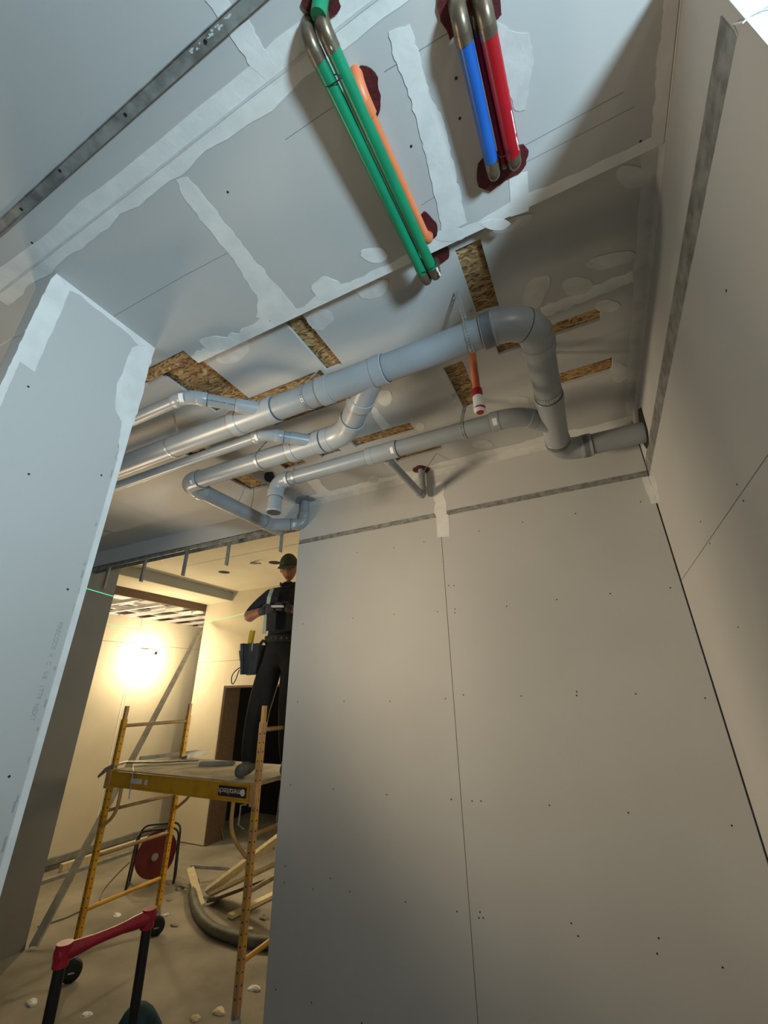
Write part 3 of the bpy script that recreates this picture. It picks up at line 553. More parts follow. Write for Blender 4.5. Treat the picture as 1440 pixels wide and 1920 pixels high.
# orange sprinkler drop with red cap
sp0 = V(on_y(884, 655, 1.46)); zb, zr0, zr1 = on_y(897, 775, 1.46).z, on_y(895, 745, 1.46).z, on_y(894, 733, 1.46).z
sx = on_y(890, 700, 1.46).x
sd = tag(empty('sprinkler_drop', (sx, 1.46, ZF)), 'orange sprinkler drop with red ring and white taped cap', 'sprinkler')
tube('pipe', [(sx, 1.46, ZF + 0.01), (sx, 1.46, zr1)], 0.0165, ORANGE, sd); tube('ring', [(sx, 1.46, zr1 + 0.004), (sx, 1.46, zr0)], 0.0225, RED, sd)
tube('cap', [(sx, 1.46, zr0), (sx, 1.46, zb + 0.012), (sx, 1.46, zb)], [0.0225, 0.024, 0.019], WHITE, sd); tube('red_mark', [(sx + .002, 1.458, zb + 0.022), (sx + .002, 1.457, zb - 0.001)], [0.0246, 0.0150], RED, sd)
# ------------------------------------------------------------------ coloured service pipes on the near ceiling
ZG = 3.298
def service(name, label, cat, a, b, r, m, z=ZG, zb=None):
    A = on_z(*a, z); B = on_z(*b, zb or z); t = tag(empty(name, A), label, cat); tube('pipe', [A, B], r, m, t, 22); return t, A, B
def riser(t, P, d, r, m, up=0.06, sock=True):      # elbow turning up into the ceiling
    d = V(d).normalized(); c = P + d * r * 2.0; tube('elbow', bend(P, c, c + V((0, 0, r * 2.2)), 8), r * 1.06, m, t, 20)
    tube('riser', [c + V((0, 0, r * 2)), V((c.x, c.y, ZN + 0.02 if c.y < 0.925 else ZF + 0.015))], r * 0.97, m, t, 20)
    if sock: tube('socket', [P - d * r * .9, P + d * r * .25], r * 1.1, m, t, 20)
    return c
g1, A, B = service('green_pipe', 'front green pipe of the pair, with copper elbows at both ends', 'pipe', (592, 100), (795, 518), 0.0172, GREEN); d = (B - A).normalized()
riser(g1, B, d, 0.0165, COPPER); c_ = riser(g1, A, -d, 0.0165, COPPER)
g2, A2, B2 = service('green_pipe', 'rear green pipe of the pair, beside the orange pipe', 'pipe', (618, 78), (812, 508), 0.0172, GREEN); d2_ = (B2 - A2).normalized()
riser(g2, B2, d2_, 0.0165, COPPER); riser(g2, A2, -d2_, 0.0165, COPPER)
# upper green continuation beyond the elbow
ga, gb = on_z(588, 48, ZG - 0.01), on_z(603, -12, ZG + 0.02)
gt = tag(empty('green_pipe', ga), 'short green pipe above the copper elbows at the top edge', 'pipe'); tube('pipe', [on_z(597, 30, ZG + .005), on_z(606, -30, ZN + .01)], 0.0175, GREEN, gt); 
o1, OA, OB = service('orange_pipe', 'orange sprinkler pipe running behind the green pipes', 'pipe', (690, 205), (797, 440), 0.0128, ORANGE, 3.31); do = (OB - OA).normalized()
tube('elbow', bend(OA, OA - do * 0.055, OA - do * 0.06 + V((0, 0, 0.05)), 8), 0.0175, ORANGE, o1); tube('socket', [OA - do * 0.02, OA + do * 0.014], [0.0178, 0.0172], ORANGE, o1); tube('elbow', bend(OB, OB + do * 0.03, OB + do * 0.032 + V((0, 0, 0.05)), 8), 0.0165, ORANGE, o1)
b1, BA, BB = service('blue_pipe', 'blue pipe beside the red pipe', 'pipe', (868, 62), (923, 312), 0.0178, BLUE, 3.30); db = (BB - BA).normalized(); riser(b1, BA, -db, 0.018, COPPER); riser(b1, BB, db, 0.0165, COPPER)
r1, RA, RB = service('red_pipe', 'thick red pipe smeared with white compound', 'pipe', (913, 48), (962, 290), 0.0195, RED, 3.30); dd = (RB - RA).normalized(); riser(r1, RA, -dd, 0.0185, COPPER); riser(r1, RB, dd, 0.017, COPPER)
r2, QA, QB = service('red_pipe', 'thin red pipe between the blue and the thick red pipe', 'pipe', (893, 60), (944, 305), 0.0085, RED, 3.312); dq = (QB - QA).normalized(); riser(r2, QB, dq, 0.0075, COPPER); riser(r2, QA, -dq, 0.008, COPPER)
for k in range(8):
    t = 0.68 + 0.036 * k; P = RA.lerp(RB, t); u = V((0.75, -0.2, -0.6)).normalized(); bm = bmesh.new()
    sweep(bm, [P + u * 0.0168 - dd * random.uniform(.008, .016), P + V((0.8, -.1, -.55)).normalized() * 0.0168 + dd * random.uniform(.006, .016)], random.uniform(.002, .0042), 6); build('compound_smear', bm, MUD, r1)
def tie(a, b, label, z, r=0.02):
    A, B = on_z(*a, z), on_z(*b, z); d = (B - A); u = d.normalized(); dn = V((0, 0, -1)); pts = []
    L = d.length / 2 + r * 0.3; c = (A + B) / 2
    for k in range(29):
        an = 2 * math.pi * k / 28; ca, sa = math.cos(an), math.sin(an)
        pts.append(c + u * (L * math.copysign(abs(ca) ** .55, ca)) + dn * ((r + 0.0015) * math.copysign(abs(sa) ** .7, sa)))
    return tag(tube('cable_tie', pts, 0.0014, RUB, n=6), label, 'cable tie')
gm = on_z(636, 146, ZG)
tie((614, 156), (640, 140), 'black cable tie round the top of the green pair', ZG, 0.0185); tie((790, 505), (814, 494), 'black cable tie round the bottom of the green pair', ZG, 0.0185); tie((938, 287), (958, 278), 'black cable tie round the bottom of the red pipes', 3.302, 0.0208)
# red sealant patches
C2 = lambda pts: [(540 + x / 3.13, y / 3.13) for x, y in pts]
sealant(rough_edge(C2([(350, 425), (430, 380), (490, 400), (530, 455), (530, 520), (545, 560), (540, 640), (520, 690), (470, 690), (400, 560)]), 8, 1.2), ZN, 'dark red sealant patch round the top of the orange pipe')
sealant(blob(603, 4, 36, 26), ZN, 'dark red sealant patch round the top of the green pipes')
sealant(rough_edge(C2([(880, -40), (1240, -60), (1250, 80), (1215, 120), (1200, 170), (1100, 190), (1020, 140), (985, 190), (950, 230), (930, 170), (895, 120), (875, 40)]), 8, 1.2), ZN, 'dark red sealant patch round the tops of the blue and red pipes')
sealant(rough_edge(C2([(1115, 960), (1150, 920), (1300, 850), (1380, 845), (1410, 880), (1395, 960), (1360, 1010), (1290, 1040), (1190, 1120), (1120, 1090), (1105, 1030)]), 8, 1.2), ZN, 'dark red sealant patch round the bottoms of the blue and red pipes')
sealant(blob(800, 426, 17, 29, -.1), ZN, 'dark red sealant patch at the bottom of the orange pipe')
sealant(blob(812, 478, 32, 22, -.4), ZF, 'dark red sealant patch on the raised ceiling behind the green pipe ends')
for (px_, py_, r_, par_) in ((621, 90, .007, g2), (820, 506, .008, g2), (824, 514, .007, g2)):
    bm = bmesh.new(); bmesh.ops.create_icosphere(bm, subdivisions=2, radius=r_); c_ = on_z(px_, py_, ZG - .014)
    for v_ in bm.verts: v_.co = c_ + V((v_.co.x * .6, v_.co.y * 1.3, v_.co.z * .6)) * (1 + .4 * noise.noise(v_.co * 200))
    build('compound_smear', bm, MUD, par_)
# loose white wires at the wall tops
P0 = on_x(1384, 68, XR); tag(tube('loose_wire', [P0, P0 + V((-.004, -.012, .02)), on_y(1394, 42, YE - .003), on_y(1408, 28, YE - .004), on_y(1440, 12, YE - .006), on_y(1470, 2, YE - .008)], 0.0016, WHITE, n=6), 'thin white wire curling from the end of the right wall track', 'wire')
P1 = on_x(47, 619, XL); tag(tube('loose_wire', [P1 + V((.001, 0, 0)), on_y(25, 632, 0.384), on_y(0, 648, 0.382), on_y(-40, 668, 0.38)], 0.0014, WHITE, n=6), 'thin white wire on the side of the stub wall', 'wire')
# ------------------------------------------------------------------ FAR ROOM OBJECTS
lb = on_x(293, 1222, XW + 0.30)
lamp = tag(empty('bare_bulb', lb), 'glowing bare bulb hanging against the far wall', 'lamp')
bm = bmesh.new(); bmesh.ops.create_uvsphere(bm, u_segments=20, v_segments=12, radius=0.05)
for v_ in bm.verts: v_.co = V((v_.co.x, v_.co.y, v_.co.z * 1.15)) + lb + V((0, 0, -0.10))
build('bulb', bm, GLOW, lamp, True); tube('socket', [lb + V((0, 0, .0)), lb + V((0, 0, -.055))], 0.02, RUB, lamp, 14)
tube('cord', bend(lb, lb + V((0, 0, .06)), V((XW + 0.01, lb.y, lb.z + 0.06)), 6), 0.005, RUB, lamp, 8); tube('hook', [V((XW + 0.002, lb.y - .06, lb.z + .06)), V((XW + 0.012, lb.y + .06, lb.z + .06))], 0.008, RUB, lamp, 8)
bpy.data.objects['site_bulb_light'].location = lb + V((0.0, 0, -0.10))
# leaning steel stud
pa, pb = V((-4.765, 2.845, 0.0)), on_y(375, 1183, 5.12)
dpl = (pb - pa).normalized(); s1 = dpl.cross(V((0, 0, 1))).normalized(); s2 = dpl.cross(s1).normalized(); bm = bmesh.new()
for (u0, u1, v0, v1) in ((-.032, .032, -.016, -.0145), (-.032, -.0305, -.016, .016), (.0305, .032, -.016, .016)):
    vs = [bm.verts.new(P + s1 * a + s2 * b) for P in (pa + V((0, 0, 0.02)), pb) for a, b in ((u0, v0), (u1, v0), (u1, v1), (u0, v1))]
    for f in ((0, 1, 2, 3), (4, 5, 6, 7), (0, 1, 5, 4), (1, 2, 6, 5), (2, 3, 7, 6), (3, 0, 4, 7)): bm.faces.new([vs[i] for i in f])
tag(build('steel_stud', bm, STUD), 'long grey steel stud leaning from the floor to the far wall top', 'stud')
tag(box('floor_track', -6.26, -6.18, 3.0, 5.25, 0, 0.035, STUD), 'steel track lying on the floor along the far wall', 'track')
tag(box('timber_strip', -6.40, -6.33, 3.9, 5.6, 0, 0.09, WOODW), 'pale timber strip on the floor against the far wall', 'timber')
# laser lines: glowing strips laid on the walls in place of projected light
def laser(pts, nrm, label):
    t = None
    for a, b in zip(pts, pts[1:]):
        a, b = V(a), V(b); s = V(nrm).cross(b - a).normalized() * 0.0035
        tag(poly_slab('painted_laser_line', [a - s, a + s, b + s, b - s], nrm, 0.0006, LASER), label, 'laser line')
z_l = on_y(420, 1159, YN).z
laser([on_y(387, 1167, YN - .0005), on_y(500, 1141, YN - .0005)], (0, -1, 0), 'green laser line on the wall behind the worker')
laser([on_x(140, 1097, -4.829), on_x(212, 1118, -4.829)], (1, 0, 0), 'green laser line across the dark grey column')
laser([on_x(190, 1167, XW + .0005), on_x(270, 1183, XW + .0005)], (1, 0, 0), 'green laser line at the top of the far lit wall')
# ceiling sprinkler bits
q = on_z(475, 1055, ZC); sb = tag(empty('ceiling_bracket', q), 'small metal bracket on the far room ceiling between lamp holes', 'bracket')
box('plate', q.x - .03, q.x + .03, q.y - .03, q.y + .03, ZC - .02, ZC - .001, STUD, sb); tube('arm', [q + V((0, 0, -.015)), q + V((.18, -.05, -.05))], 0.012, STUD, sb, 8)
# cables hanging in the dark doorway
for i, (a, b) in enumerate((((418, 1520), (428, 1640)), ((424, 1540), (412, 1640)), ((535, 1490), (512, 1600)))):
    A = on_y(a[0], a[1] - 60, YN + 0.3); m_ = on_y(*a, YN + 0.3); B = on_y(*b, YN + 0.3)
    tag(tube('hanging_cable', bend(A, m_ + V((-.12, 0, 0)), B, 10), 0.008, HOSE, n=8), ('grey cable loop hanging in the doorway, outer left one', 'grey cable loop hanging in the doorway, inner left one', 'grey cable hanging beside the front wall edge')[i], 'cable')
# ---- scaffold
SFX0, SFX1, SFY0, SFY1 = -4.055, -2.40, 2.745, 3.455
sc = tag(empty('scaffold', ((SFX0 + SFX1) / 2, (SFY0 + SFY1) / 2, 0)), 'yellow rolling scaffold carrying the worker', 'scaffold')
def post(x, y):
    o = box('post', x - .021, x + .021, y - .021, y + .021, 0.16, 1.76, YEL if x < -3 else YELW, sc, 0.003)
    box('pin', x - .0145, x + .0145, y - .0145, y + .0145, 1.74, 1.87, YELW, o)
    bm = bmesh.new()
    for k in range(25):
        z = 0.24 + k * 0.06; sweep(bm, [V((x + .0215, y, z)), V((x + .0205, y, z))], 0.006, 8); sweep(bm, [V((x, y - .0215, z)), V((x, y - .0205, z))], 0.006, 8)
    hl = build('post_holes', bm, BLACK, o); hl['kind'] = 'stuff'
for x in (SFX0, SFX1):
    for y in (SFY0, SFY1): post(x, y)
    for z in (0.40, 0.745, 1.055, 1.705): tube('rung', [(x, SFY0, z), (x, SFY1, z)], 0.0155, RUNG if z != 0.40 else YEL, sc, 12)
PT = 1.365
for y in (SFY0 - .024, SFY1 + .024):
    bm = bmesh.new(); bbox(bm, SFX0 + .02, SFX1 - .02, y - .003, y + .003, PT - .115, PT - .012)
    s_ = -1 if y < 3 else 1
    bbox(bm, SFX0 + .02, SFX1 - .02, min(y, y + s_ * .014), max(y, y + s_ * .014), PT - .125, PT - .112); bbox(bm, SFX0 + .02, SFX1 - .02, min(y, y + s_ * .014), max(y, y + s_ * .014), PT - .018, PT - .008); build('side_rail', bm, YEL, sc)
    for x, s in ((SFX0, 1), (SFX1, -1)):
        tube('corner_brace', [V((x + s * .20, y * .5 + 1.55, PT - .12))] + bend(V((x + s * .20, y, PT - .24)), V((x + s * .20, y, PT - .34)), V((x + s * .12, y, PT - .41)), 6) + [V((x + s * .015, y, PT - .47))] if False else [V((x + s * .19, y, PT - .12))] + bend(V((x + s * .19, y, PT - .22)), V((x + s * .19, y, PT - .31)), V((x + s * .12, y, PT - .36)), 6) + [V((x + s * .015, y, PT - .43))], 0.014, YELW, sc, 10)
        box('lock_sleeve', x - .026, x + .026, y - .022, y + .022, PT - .14, PT - .0, YELW, sc, 0.003)
box('platform_deck', SFX0 + .03, SFX1 - .03, SFY0 - .02, SFY1 + .02, PT - .03, PT, PLY, sc)
lk = [(SFX1 - .05, SFY0 - .04, PT - .13), (SFX1 - .095, SFY0 - .045, PT - .135), (SFX1 - .10, SFY0 - .045, PT - .25), (SFX1 - .045, SFY0 - .045, PT - .27)]; tube('lock_clip', lk, 0.0055, STEEL, sc, 8)
sg = [on_y(410, 1459, SFY0 - .041), on_y(464, 1465, SFY0 - .041), on_y(463, 1478, SFY0 - .041), on_y(409, 1473, SFY0 - .041)]
sz1, sz0 = PT - .032, PT - .098; sx0, sx1 = sg[0].x, SFX1 - .07
dcl = tag(box('decal', sx0, sx1, SFY0 - .0295, SFY0 - .0275, sz0, sz1, SIGN, sc), 'dark brown maker decal')
text_mesh('decal_lettering', 'metaltech', 0.055, WHITE, ((sx0 * .6 + sx1 * .4), SFY0 - .0298, (sz0 + sz1) / 2), (-1, 0, 0), (0, 0, -1), dcl); tube('decal_emblem', [(sx1 - .035, SFY0 - .0295, (sz0 + sz1) / 2), (sx1 - .035, SFY0 - .0302, (sz0 + sz1) / 2)], 0.022, WHITE, dcl, 18)
for x0, x1, m in ((-3.76, -3.62, WHITE), (-3.58, -3.55, WHITE)): box('decal', x0, x1, SFY0 - .0295, SFY0 - .0275, PT - .085, PT - .05, m, sc)
for x in (SFX0, SFX1):
    for y in (SFY0, SFY1):
        cx, cy = x + .045, y - .02
        wh = tube('caster_wheel', [(cx - .018, cy - .008, .065), (cx - .018, cy - .008, .065)], .065, RUB, sc, 20) if False else None
        bm = bmesh.new(); ax = V((.75, -.66, 0)).normalized(); c0 = V((cx, cy, .066)); sweep(bm, [c0 - ax * .018, c0 - ax * .014, c0 + ax * .014, c0 + ax * .018], [.058, .066, .066, .058], 22); cst = tube('caster_stem', [(x, y, .15), (x, y, .20)], .024, GALV, sc, 12); shade(build('caster_wheel', bm, RUB, cst))
        for s in (-1, 1):
            bm = bmesh.new(); e = ax.cross(V((0, 0, 1))); P = c0 + ax * s * .022
            f0 = [P + e * -.02 + V((0, 0, -.012)), P + e * .02 + V((0, 0, -.012)), V((x, y, .152)) + ax * s * .022 + e * .03, V((x, y, .152)) + ax * s * .022 - e * .03]; vs = [bm.verts.new(p_) for p_ in f0]; bm.faces.new(vs); o = build('caster_fork', bm, GALV, cst); o.modifiers.new('t', 'SOLIDIFY').thickness = 0.003
# offcuts on the platform
def slabline(name, a, b, wd, th, m, label, cat, group=None):
    a, b = V(a), V(b); d = (b - a).normalized(); s = d.cross(V((0, 0, 1))).normalized(); bm = bmesh.new()
    for (u0, u1, v0, v1) in ((-wd, wd, 0, .002), (-wd, -wd + .002, 0, th), (wd - .002, wd, 0, th)):
        up_ = s.cross(d); vs = [bm.verts.new(P + s * u_ + up_ * v_) for P in (a, b) for u_, v_ in ((u0, v0), (u1, v0), (u1, v1), (u0, v1))]
        for f in ((0, 1, 2, 3), (4, 5, 6, 7), (0, 1, 5, 4), (1, 2, 6, 5), (2, 3, 7, 6), (3, 0, 4, 7)): bm.faces.new([vs[i] for i in f])
    return tag(build(name, bm, m), label, cat, group)
Zp = PT + 0.001
pz = lambda x, y: on_z(x, y, Zp)
slabline('track_offcut', pz(262, 1425), pz(372, 1412), .02, .03, STUD, 'long dark steel track offcut at the back of the platform', 'offcut', 'offcuts on the scaffold')
slabline('track_offcut', pz(345, 1424), pz(386, 1413), .03, .04, STUD, 'short wide steel offcut end at the back of the platform', 'offcut', 'offcuts on the scaffold')
slabline('track_offcut', pz(374, 1436), pz(440, 1434), .025, .03, STUD, 'short steel offcut next to the worker\'s boot', 'offcut', 'offcuts on the scaffold')
cs = [pz(372, 1430) + V((0, 0, .02)), pz(290, 1434) + V((0, 0, .02)), pz(235, 1436) + V((0, 0, .03)), V((SFX0 + .02, SFY0 - .03, PT + .03)), V((SFX0 - .06, SFY0 - .04, PT - .01)), V((SFX0 - .12, SFY0 - .05, PT - .06))]
tag(tube('bent_strip', cs, [.022, .026, .028, .028, .026, .014], GALV, n=12, flat=0.35), 'bent pale metal strip drooping over the left end of the platform', 'offcut')
tag(tube('loose_wire', [pz(250, 1434), V((on_y(250, 1450, SFY0 - .045).x, SFY0 - .05, PT + .004)), V((on_y(249, 1465, SFY0 - .045).x, SFY0 - .05, PT - .19))], 0.004, STUD, n=6), 'thin wire hanging over the platform side rail', 'wire')
# ---- cable reel
rc = on_z(280, 1662, 0); rc = V((rc.x - .05, rc.y + .06, 0))
rl = tag(empty('cable_reel', rc), 'dark red cable reel in a black tube stand', 'cable reel')
rax = V((.72, -.69, 0)).normalized(); rsd = V((.69, .72, 0))
for s in (-1, 1): bm = bmesh.new(); c0 = rc + V((0, 0, .27)) + rax * s * .09; sweep(bm, [c0 - rax * .006, c0 + rax * .006], .205, 28); shade(build('flange', bm, REEL, rl))
bm = bmesh.new(); sweep(bm, [rc + V((0, 0, .27)) - rax * .085, rc + V((0, 0, .27)) + rax * .085], .14, 24); shade(build('cable_winding', bm, RUB, rl)); tube('hub', [rc + V((0, 0, .27)) + rax * .09, rc + V((0, 0, .27)) + rax * .115], .035, STUD, rl)
for s in (-1, 1):
    o_ = rax * s * .12; pts = [rc + o_ - rsd * .24 + V((0, 0, .012))] + bend(rc + o_ - rsd * .22 + V((0, 0, .42)), rc + o_ - rsd * .215 + V((0, 0, .53)), rc + o_ - rsd * .12 + V((0, 0, .53)), 6) + bend(rc + o_ + rsd * .12 + V((0, 0, .53)), rc + o_ + rsd * .215 + V((0, 0, .53)), rc + o_ + rsd * .22 + V((0, 0, .42)), 6) + [rc + o_ + rsd * .24 + V((0, 0, .012))]
    tube('stand', pts, .011, RUB, rl, 10)
for s in (-1, 1): tube('foot_bar', [rc - rax * .12 + rsd * s * .24 + V((0, 0, .012)), rc + rax * .12 + rsd * s * .24 + V((0, 0, .012))], .011, RUB, rl, 10)
tag(tube('power_cord', bend(rc + V((-.1, -.25, .25)), rc + V((-.3, -.45, .0)), on_z(190, 1690, 0.008), 10) + [on_z(120, 1722, .008), on_z(70, 1738, .008)], 0.006, HOSE, n=8), 'thin pale power cord trailing over the floor from the reel', 'cord')
# ---- flexible hose on the floor
hp = [on_z(x, y, .045) for x, y in ((366, 1655), (362, 1680), (372, 1712), (395, 1738), (425, 1752), (460, 1762), (505, 1768), (560, 1766))]
bm = bmesh.new(); pts = []
for i in range(len(hp) - 1):
    for k in range(18):
        t = k / 18; a = hp[max(i - 1, 0)]; b = hp[i]; c = hp[i + 1]; d = hp[min(i + 2, len(hp) - 1)]
        pts.append(0.5 * ((2 * b) + (c - a) * t + (2 * a - 5 * b + 4 * c - d) * t * t + (3 * b - a - 3 * c + d) * t ** 3))
sweep(bm, pts, [.046 if i % 2 else .040 for i in range(len(pts))], 16); tag(build('flexible_hose', bm, HOSE, smooth=True), 'thick grey ribbed flexible hose curving over the floor', 'hose')
# ---- pale strips and studs heaped by the doorway
def plank(name, a, b, wd, th, m, label, cat='timber', roll=0.0, group='pale strips heaped by the doorway'):
    a, b = V(a), V(b); d = (b - a).normalized(); s = d.cross(V((0, 0, 1))).normalized(); u_ = s.cross(d)
    s, u_ = s * math.cos(roll) + u_ * math.sin(roll), u_ * math.cos(roll) - s * math.sin(roll); bm = bmesh.new()
    vs = [bm.verts.new(P + s * x * wd / 2 + u_ * y * th) for P in (a, b) for x, y in ((-1, 0), (1, 0), (1, 1), (-1, 1))]
    for f in ((0, 1, 2, 3), (4, 5, 6, 7), (0, 1, 5, 4), (1, 2, 6, 5), (2, 3, 7, 6), (3, 0, 4, 7)): bm.faces.new([vs[i] for i in f])
    return tag(build(name, bm, m), label, cat, group)
s_a = on_z(378, 1700, .02); s_b = on_y(357, 1627, s_a.y + .35)
plank('metal_angle', s_a, s_b, .07, .012, WOODW, 'bright pale strip leaning at the front of the heap', roll=.5)
plank('metal_angle', s_b + V((0, 0, .0)), on_y(430, 1632, s_b.y + .25), .04, .03, STUD, 'grey steel channel lying across the doorway foot', 'offcut')
h0 = on_z(388, 1676, .03); h1_ = on_y(522, 1575, 4.30); plank('wood_strip', h0, h1_, .07, .05, WOODW, 'long pale strip sloping up to the front wall edge, topmost of the heap', roll=.9)
h0 = on_z(395, 1680, .02); h1_ = on_y(524, 1620, 4.1); plank('wood_strip', h0, h1_, .06, .03, WOODW, 'pale strip sloping behind the scaffold post, lower of the heap', roll=.3)
plank('wood_strip', on_z(400, 1690, .01), on_y(522, 1645, 4.0), .16, .02, BROWN, 'dark board under the pale strips', roll=.1)
plank('wood_strip', on_z(430, 1722, .01), on_z(530, 1672, .01), .07, .03, WOODW, 'short strip lying on the floor behind the right scaffold post', roll=0)
# ---- debris
for i, (x, y, s, m, lb_) in enumerate(((218, 1716, .05, WHITE, 'pale curled paper scrap left of the red handle'), (412, 1897, .05, WOODW, 'crumpled tan scrap on the floor near the right post'), (163, 1903, .045, WHITE, 'white torn scrap between the cart legs'), (62, 1881, .05, WHITE, 'thin white sliver left of the cart'), (312, 1716, .05, GALV, 'shiny scrap behind the red handle end'), (330, 1735, .05, CONC, 'grey plaster crumb right of the caster'), (335, 1668, .06, CONC, 'plaster lump beside the cable reel'), (347, 1662, .09, CONC, 'larger rubble lump by the door jamb'), (318, 1688, .05, CONC, 'flat plaster chip below the reel'), (475, 1855, .05, WHITE, 'small white chip by the scaffold post foot'), (468, 1742, .04, WHITE, 'white crumb above the hose'), (497, 1722, .07, CONC, 'rubble lump beyond the hose'), (368, 1912, .04, WOODW, 'pale sliver at the bottom edge'))):
    c = on_z(x, y, 0); bm = bmesh.new(); bmesh.ops.create_icosphere(bm, subdivisions=2, radius=s * 0.72)
    for v_ in bm.verts:
        k = 1 + .7 * noise.noise(v_.co * 22 + V((i * 9, 0, 0))); v_.co = V((v_.co.x * k * 1.3, v_.co.y * k * .8, max(-.001, v_.co.z * k * .45) + .001)) + c
    tag(build('debris_scrap', bm, m), lb_, 'debris', 'scraps on the floor')
# ---- platform cart with red handle
ca, cb = V((-2.265, 1.455, 0.965)), V((-2.205, 1.86, 0.965)); cx = V((1, -.14, 0)).normalized()
ct = tag(empty('platform_cart', (-1.9, 1.65, 0)), 'folding platform cart with red handle and black legs', 'cart')
dh = (cb - ca).normalized()
bm = bmesh.new(); sweep(bm, [ca, ca + dh * .05, ca + dh * .10, ca + dh * .14, ca.lerp(cb, .5), cb - dh * .14, cb - dh * .10, cb - dh * .05, cb], [.028, .030, .026, .021, .0195, .021, .026, .030, .028], 14); shade(build('handle', bm, CARTR, ct))
for s, P in ((1, ca + dh * .025), (1, cb - dh * .025)):
    tube('leg', [P + V((0, 0, -.01)), P + V((.02, 0, -.78))], .022, CARTB, ct, 14); tube('handle_socket', [P + V((0, 0, .034)), P + V((0, 0, -.04))], [.031, .030], CARTR, ct, 14)
tube('cross_bar', [ca + dh * .025 + V((.01, 0, -.45)), cb - dh * .025 + V((.01, 0, -.45))], .014, CARTB, ct, 10)
box('deck', -2.26, -1.55, 1.43, 1.90, 0.16, 0.20, CARTB, ct, 0.01)
for x in (-2.15, -1.65):
    for y in (1.50, 1.83): bm = bmesh.new(); sweep(bm, [(x, y - .018, .06), (x, y + .018, .06)], .06, 18); shade(build('wheel', bm, RUB, ct)); box('wheel_bracket', x - .02, x + .02, y - .025, y + .025, .06, .16, GALV, ct)
tb = on_x(238, 1898, -2.17); bm = bmesh.new(); bmesh.ops.create_icosphere(bm, subdivisions=3, radius=1)
for v_ in bm.verts:
    k = 1 + .22 * noise.noise(v_.co * 2.3); f_ = 1 - .18 * max(0, v_.co.z); v_.co = V((math.copysign(abs(v_.co.x) ** .7, v_.co.x) * .12 * k * f_, math.copysign(abs(v_.co.y) ** .7, v_.co.y) * .11 * k * f_, max(-.265, math.copysign(abs(v_.co.z) ** .6, v_.co.z) * .27))) + V((-2.40, 2.03, 0.266))
bg = tag(build('work_bag', bm, TEAL, smooth=True), 'dark teal bag standing on the floor behind the cart', 'bag')

# ------------------------------------------------------------------ WORKER on the platform
WO = V((-2.50, 3.04, 0)); WF = V((.38, -.925, 0)).normalized(); WR = V((-.925, -.38, 0)).normalized()
def wp(a, b, z): return WO + WR * a + WF * b + V((0, 0, z))
J = {'pel': (0, 0, 2.33, .155, .12), 'wai': (0, .01, 2.46, .150, .115), 'che': (0, .015, 2.64, .170, .125), 'uch': (0, 0, 2.775, .150, .105), 'nb': (0, .02, 2.862, .07, .066), 'nt': (0, .045, 2.93, .056, .056),
     'rs': (.175, -.005, 2.785, .082, .08), 'ra': (.28, .0, 2.69, .074, .074), 're': (.345, .03, 2.60, .058, .058), 'rf': (.27, .15, 2.595, .050, .050), 'rw': (.165, .245, 2.605, .036, .036), 'rh': (.10, .285, 2.61, .040, .034),
     'ls': (-.175, -.005, 2.785, .082, .08), 'la': (-.27, .0, 2.69, .074, .074), 'le': (-.33, .04, 2.60, .058, .058), 'lf': (-.25, .15, 2.60, .048, .048), 'lw': (-.13, .25, 2.62, .036, .036), 'lh': (-.06, .285, 2.63, .040, .034),
     'rp': (.085, 0, 2.22, .112, .11), 'rt': (.125, .03, 2.03, .118, .115), 'rk': (.155, .06, 1.84, .100, .100), 'rc': (.180, .03, 1.64, .096, .098), 'rn': (.20, .0, 1.47, .080, .085), 'rb': (.20, .02, 1.42, .058, .058), 'rx': (.225, .20, 1.412, .050, .045),
     'lp': (-.085, 0, 2.22, .112, .11), 'lt': (-.095, .02, 2.03, .115, .112), 'lk': (-.10, .04, 1.84, .098, .098), 'lc': (-.105, .0, 1.64, .094, .096), 'ln': (-.11, -.03, 1.47, .080, .085), 'lb': (-.11, -.01, 1.42, .058, .058), 'lx': (-.13, .17, 1.412, .050, .045)}
names = list(J)
edges = [('pel', 'wai'), ('wai', 'che'), ('che', 'uch'), ('uch', 'nb'), ('nb', 'nt')]
for s_ in 'rl': edges += [('uch', s_ + 's'), (s_ + 's', s_ + 'a'), (s_ + 'a', s_ + 'e'), (s_ + 'e', s_ + 'f'), (s_ + 'f', s_ + 'w'), (s_ + 'w', s_ + 'h'), ('pel', s_ + 'p'), (s_ + 'p', s_ + 't'), (s_ + 't', s_ + 'k'), (s_ + 'k', s_ + 'c'), (s_ + 'c', s_ + 'n'), (s_ + 'n', s_ + 'b'), (s_ + 'b', s_ + 'x')]
me = bpy.data.meshes.new('skel'); me.from_pydata([tuple(wp(*J[n][:3])) for n in names], [(names.index(a), names.index(b)) for a, b in edges], [])
sk = bpy.data.objects.new('skel', me); COL.objects.link(sk); sk.modifiers.new('s', 'SKIN'); sk.modifiers.new('d', 'SUBSURF').levels = 2
for i, n in enumerate(names):
    v_ = me.skin_vertices[0].data[i]; v_.radius = J[n][3:5]; v_.use_root = (n == 'pel')
bpy.context.view_layer.update()
bme = bpy.data.meshes.new_from_object(sk.evaluated_get(bpy.context.evaluated_depsgraph_get())); bpy.data.objects.remove(sk)
bm = bmesh.new(); bm.from_mesh(bme)
PJ = {n: wp(*J[n][:3]) for n in names}
def segd(p, a, b): ab = b - a; t = max(0, min(1, (p - a).dot(ab) / ab.dot(ab))); return (p - a - ab * t).length, t
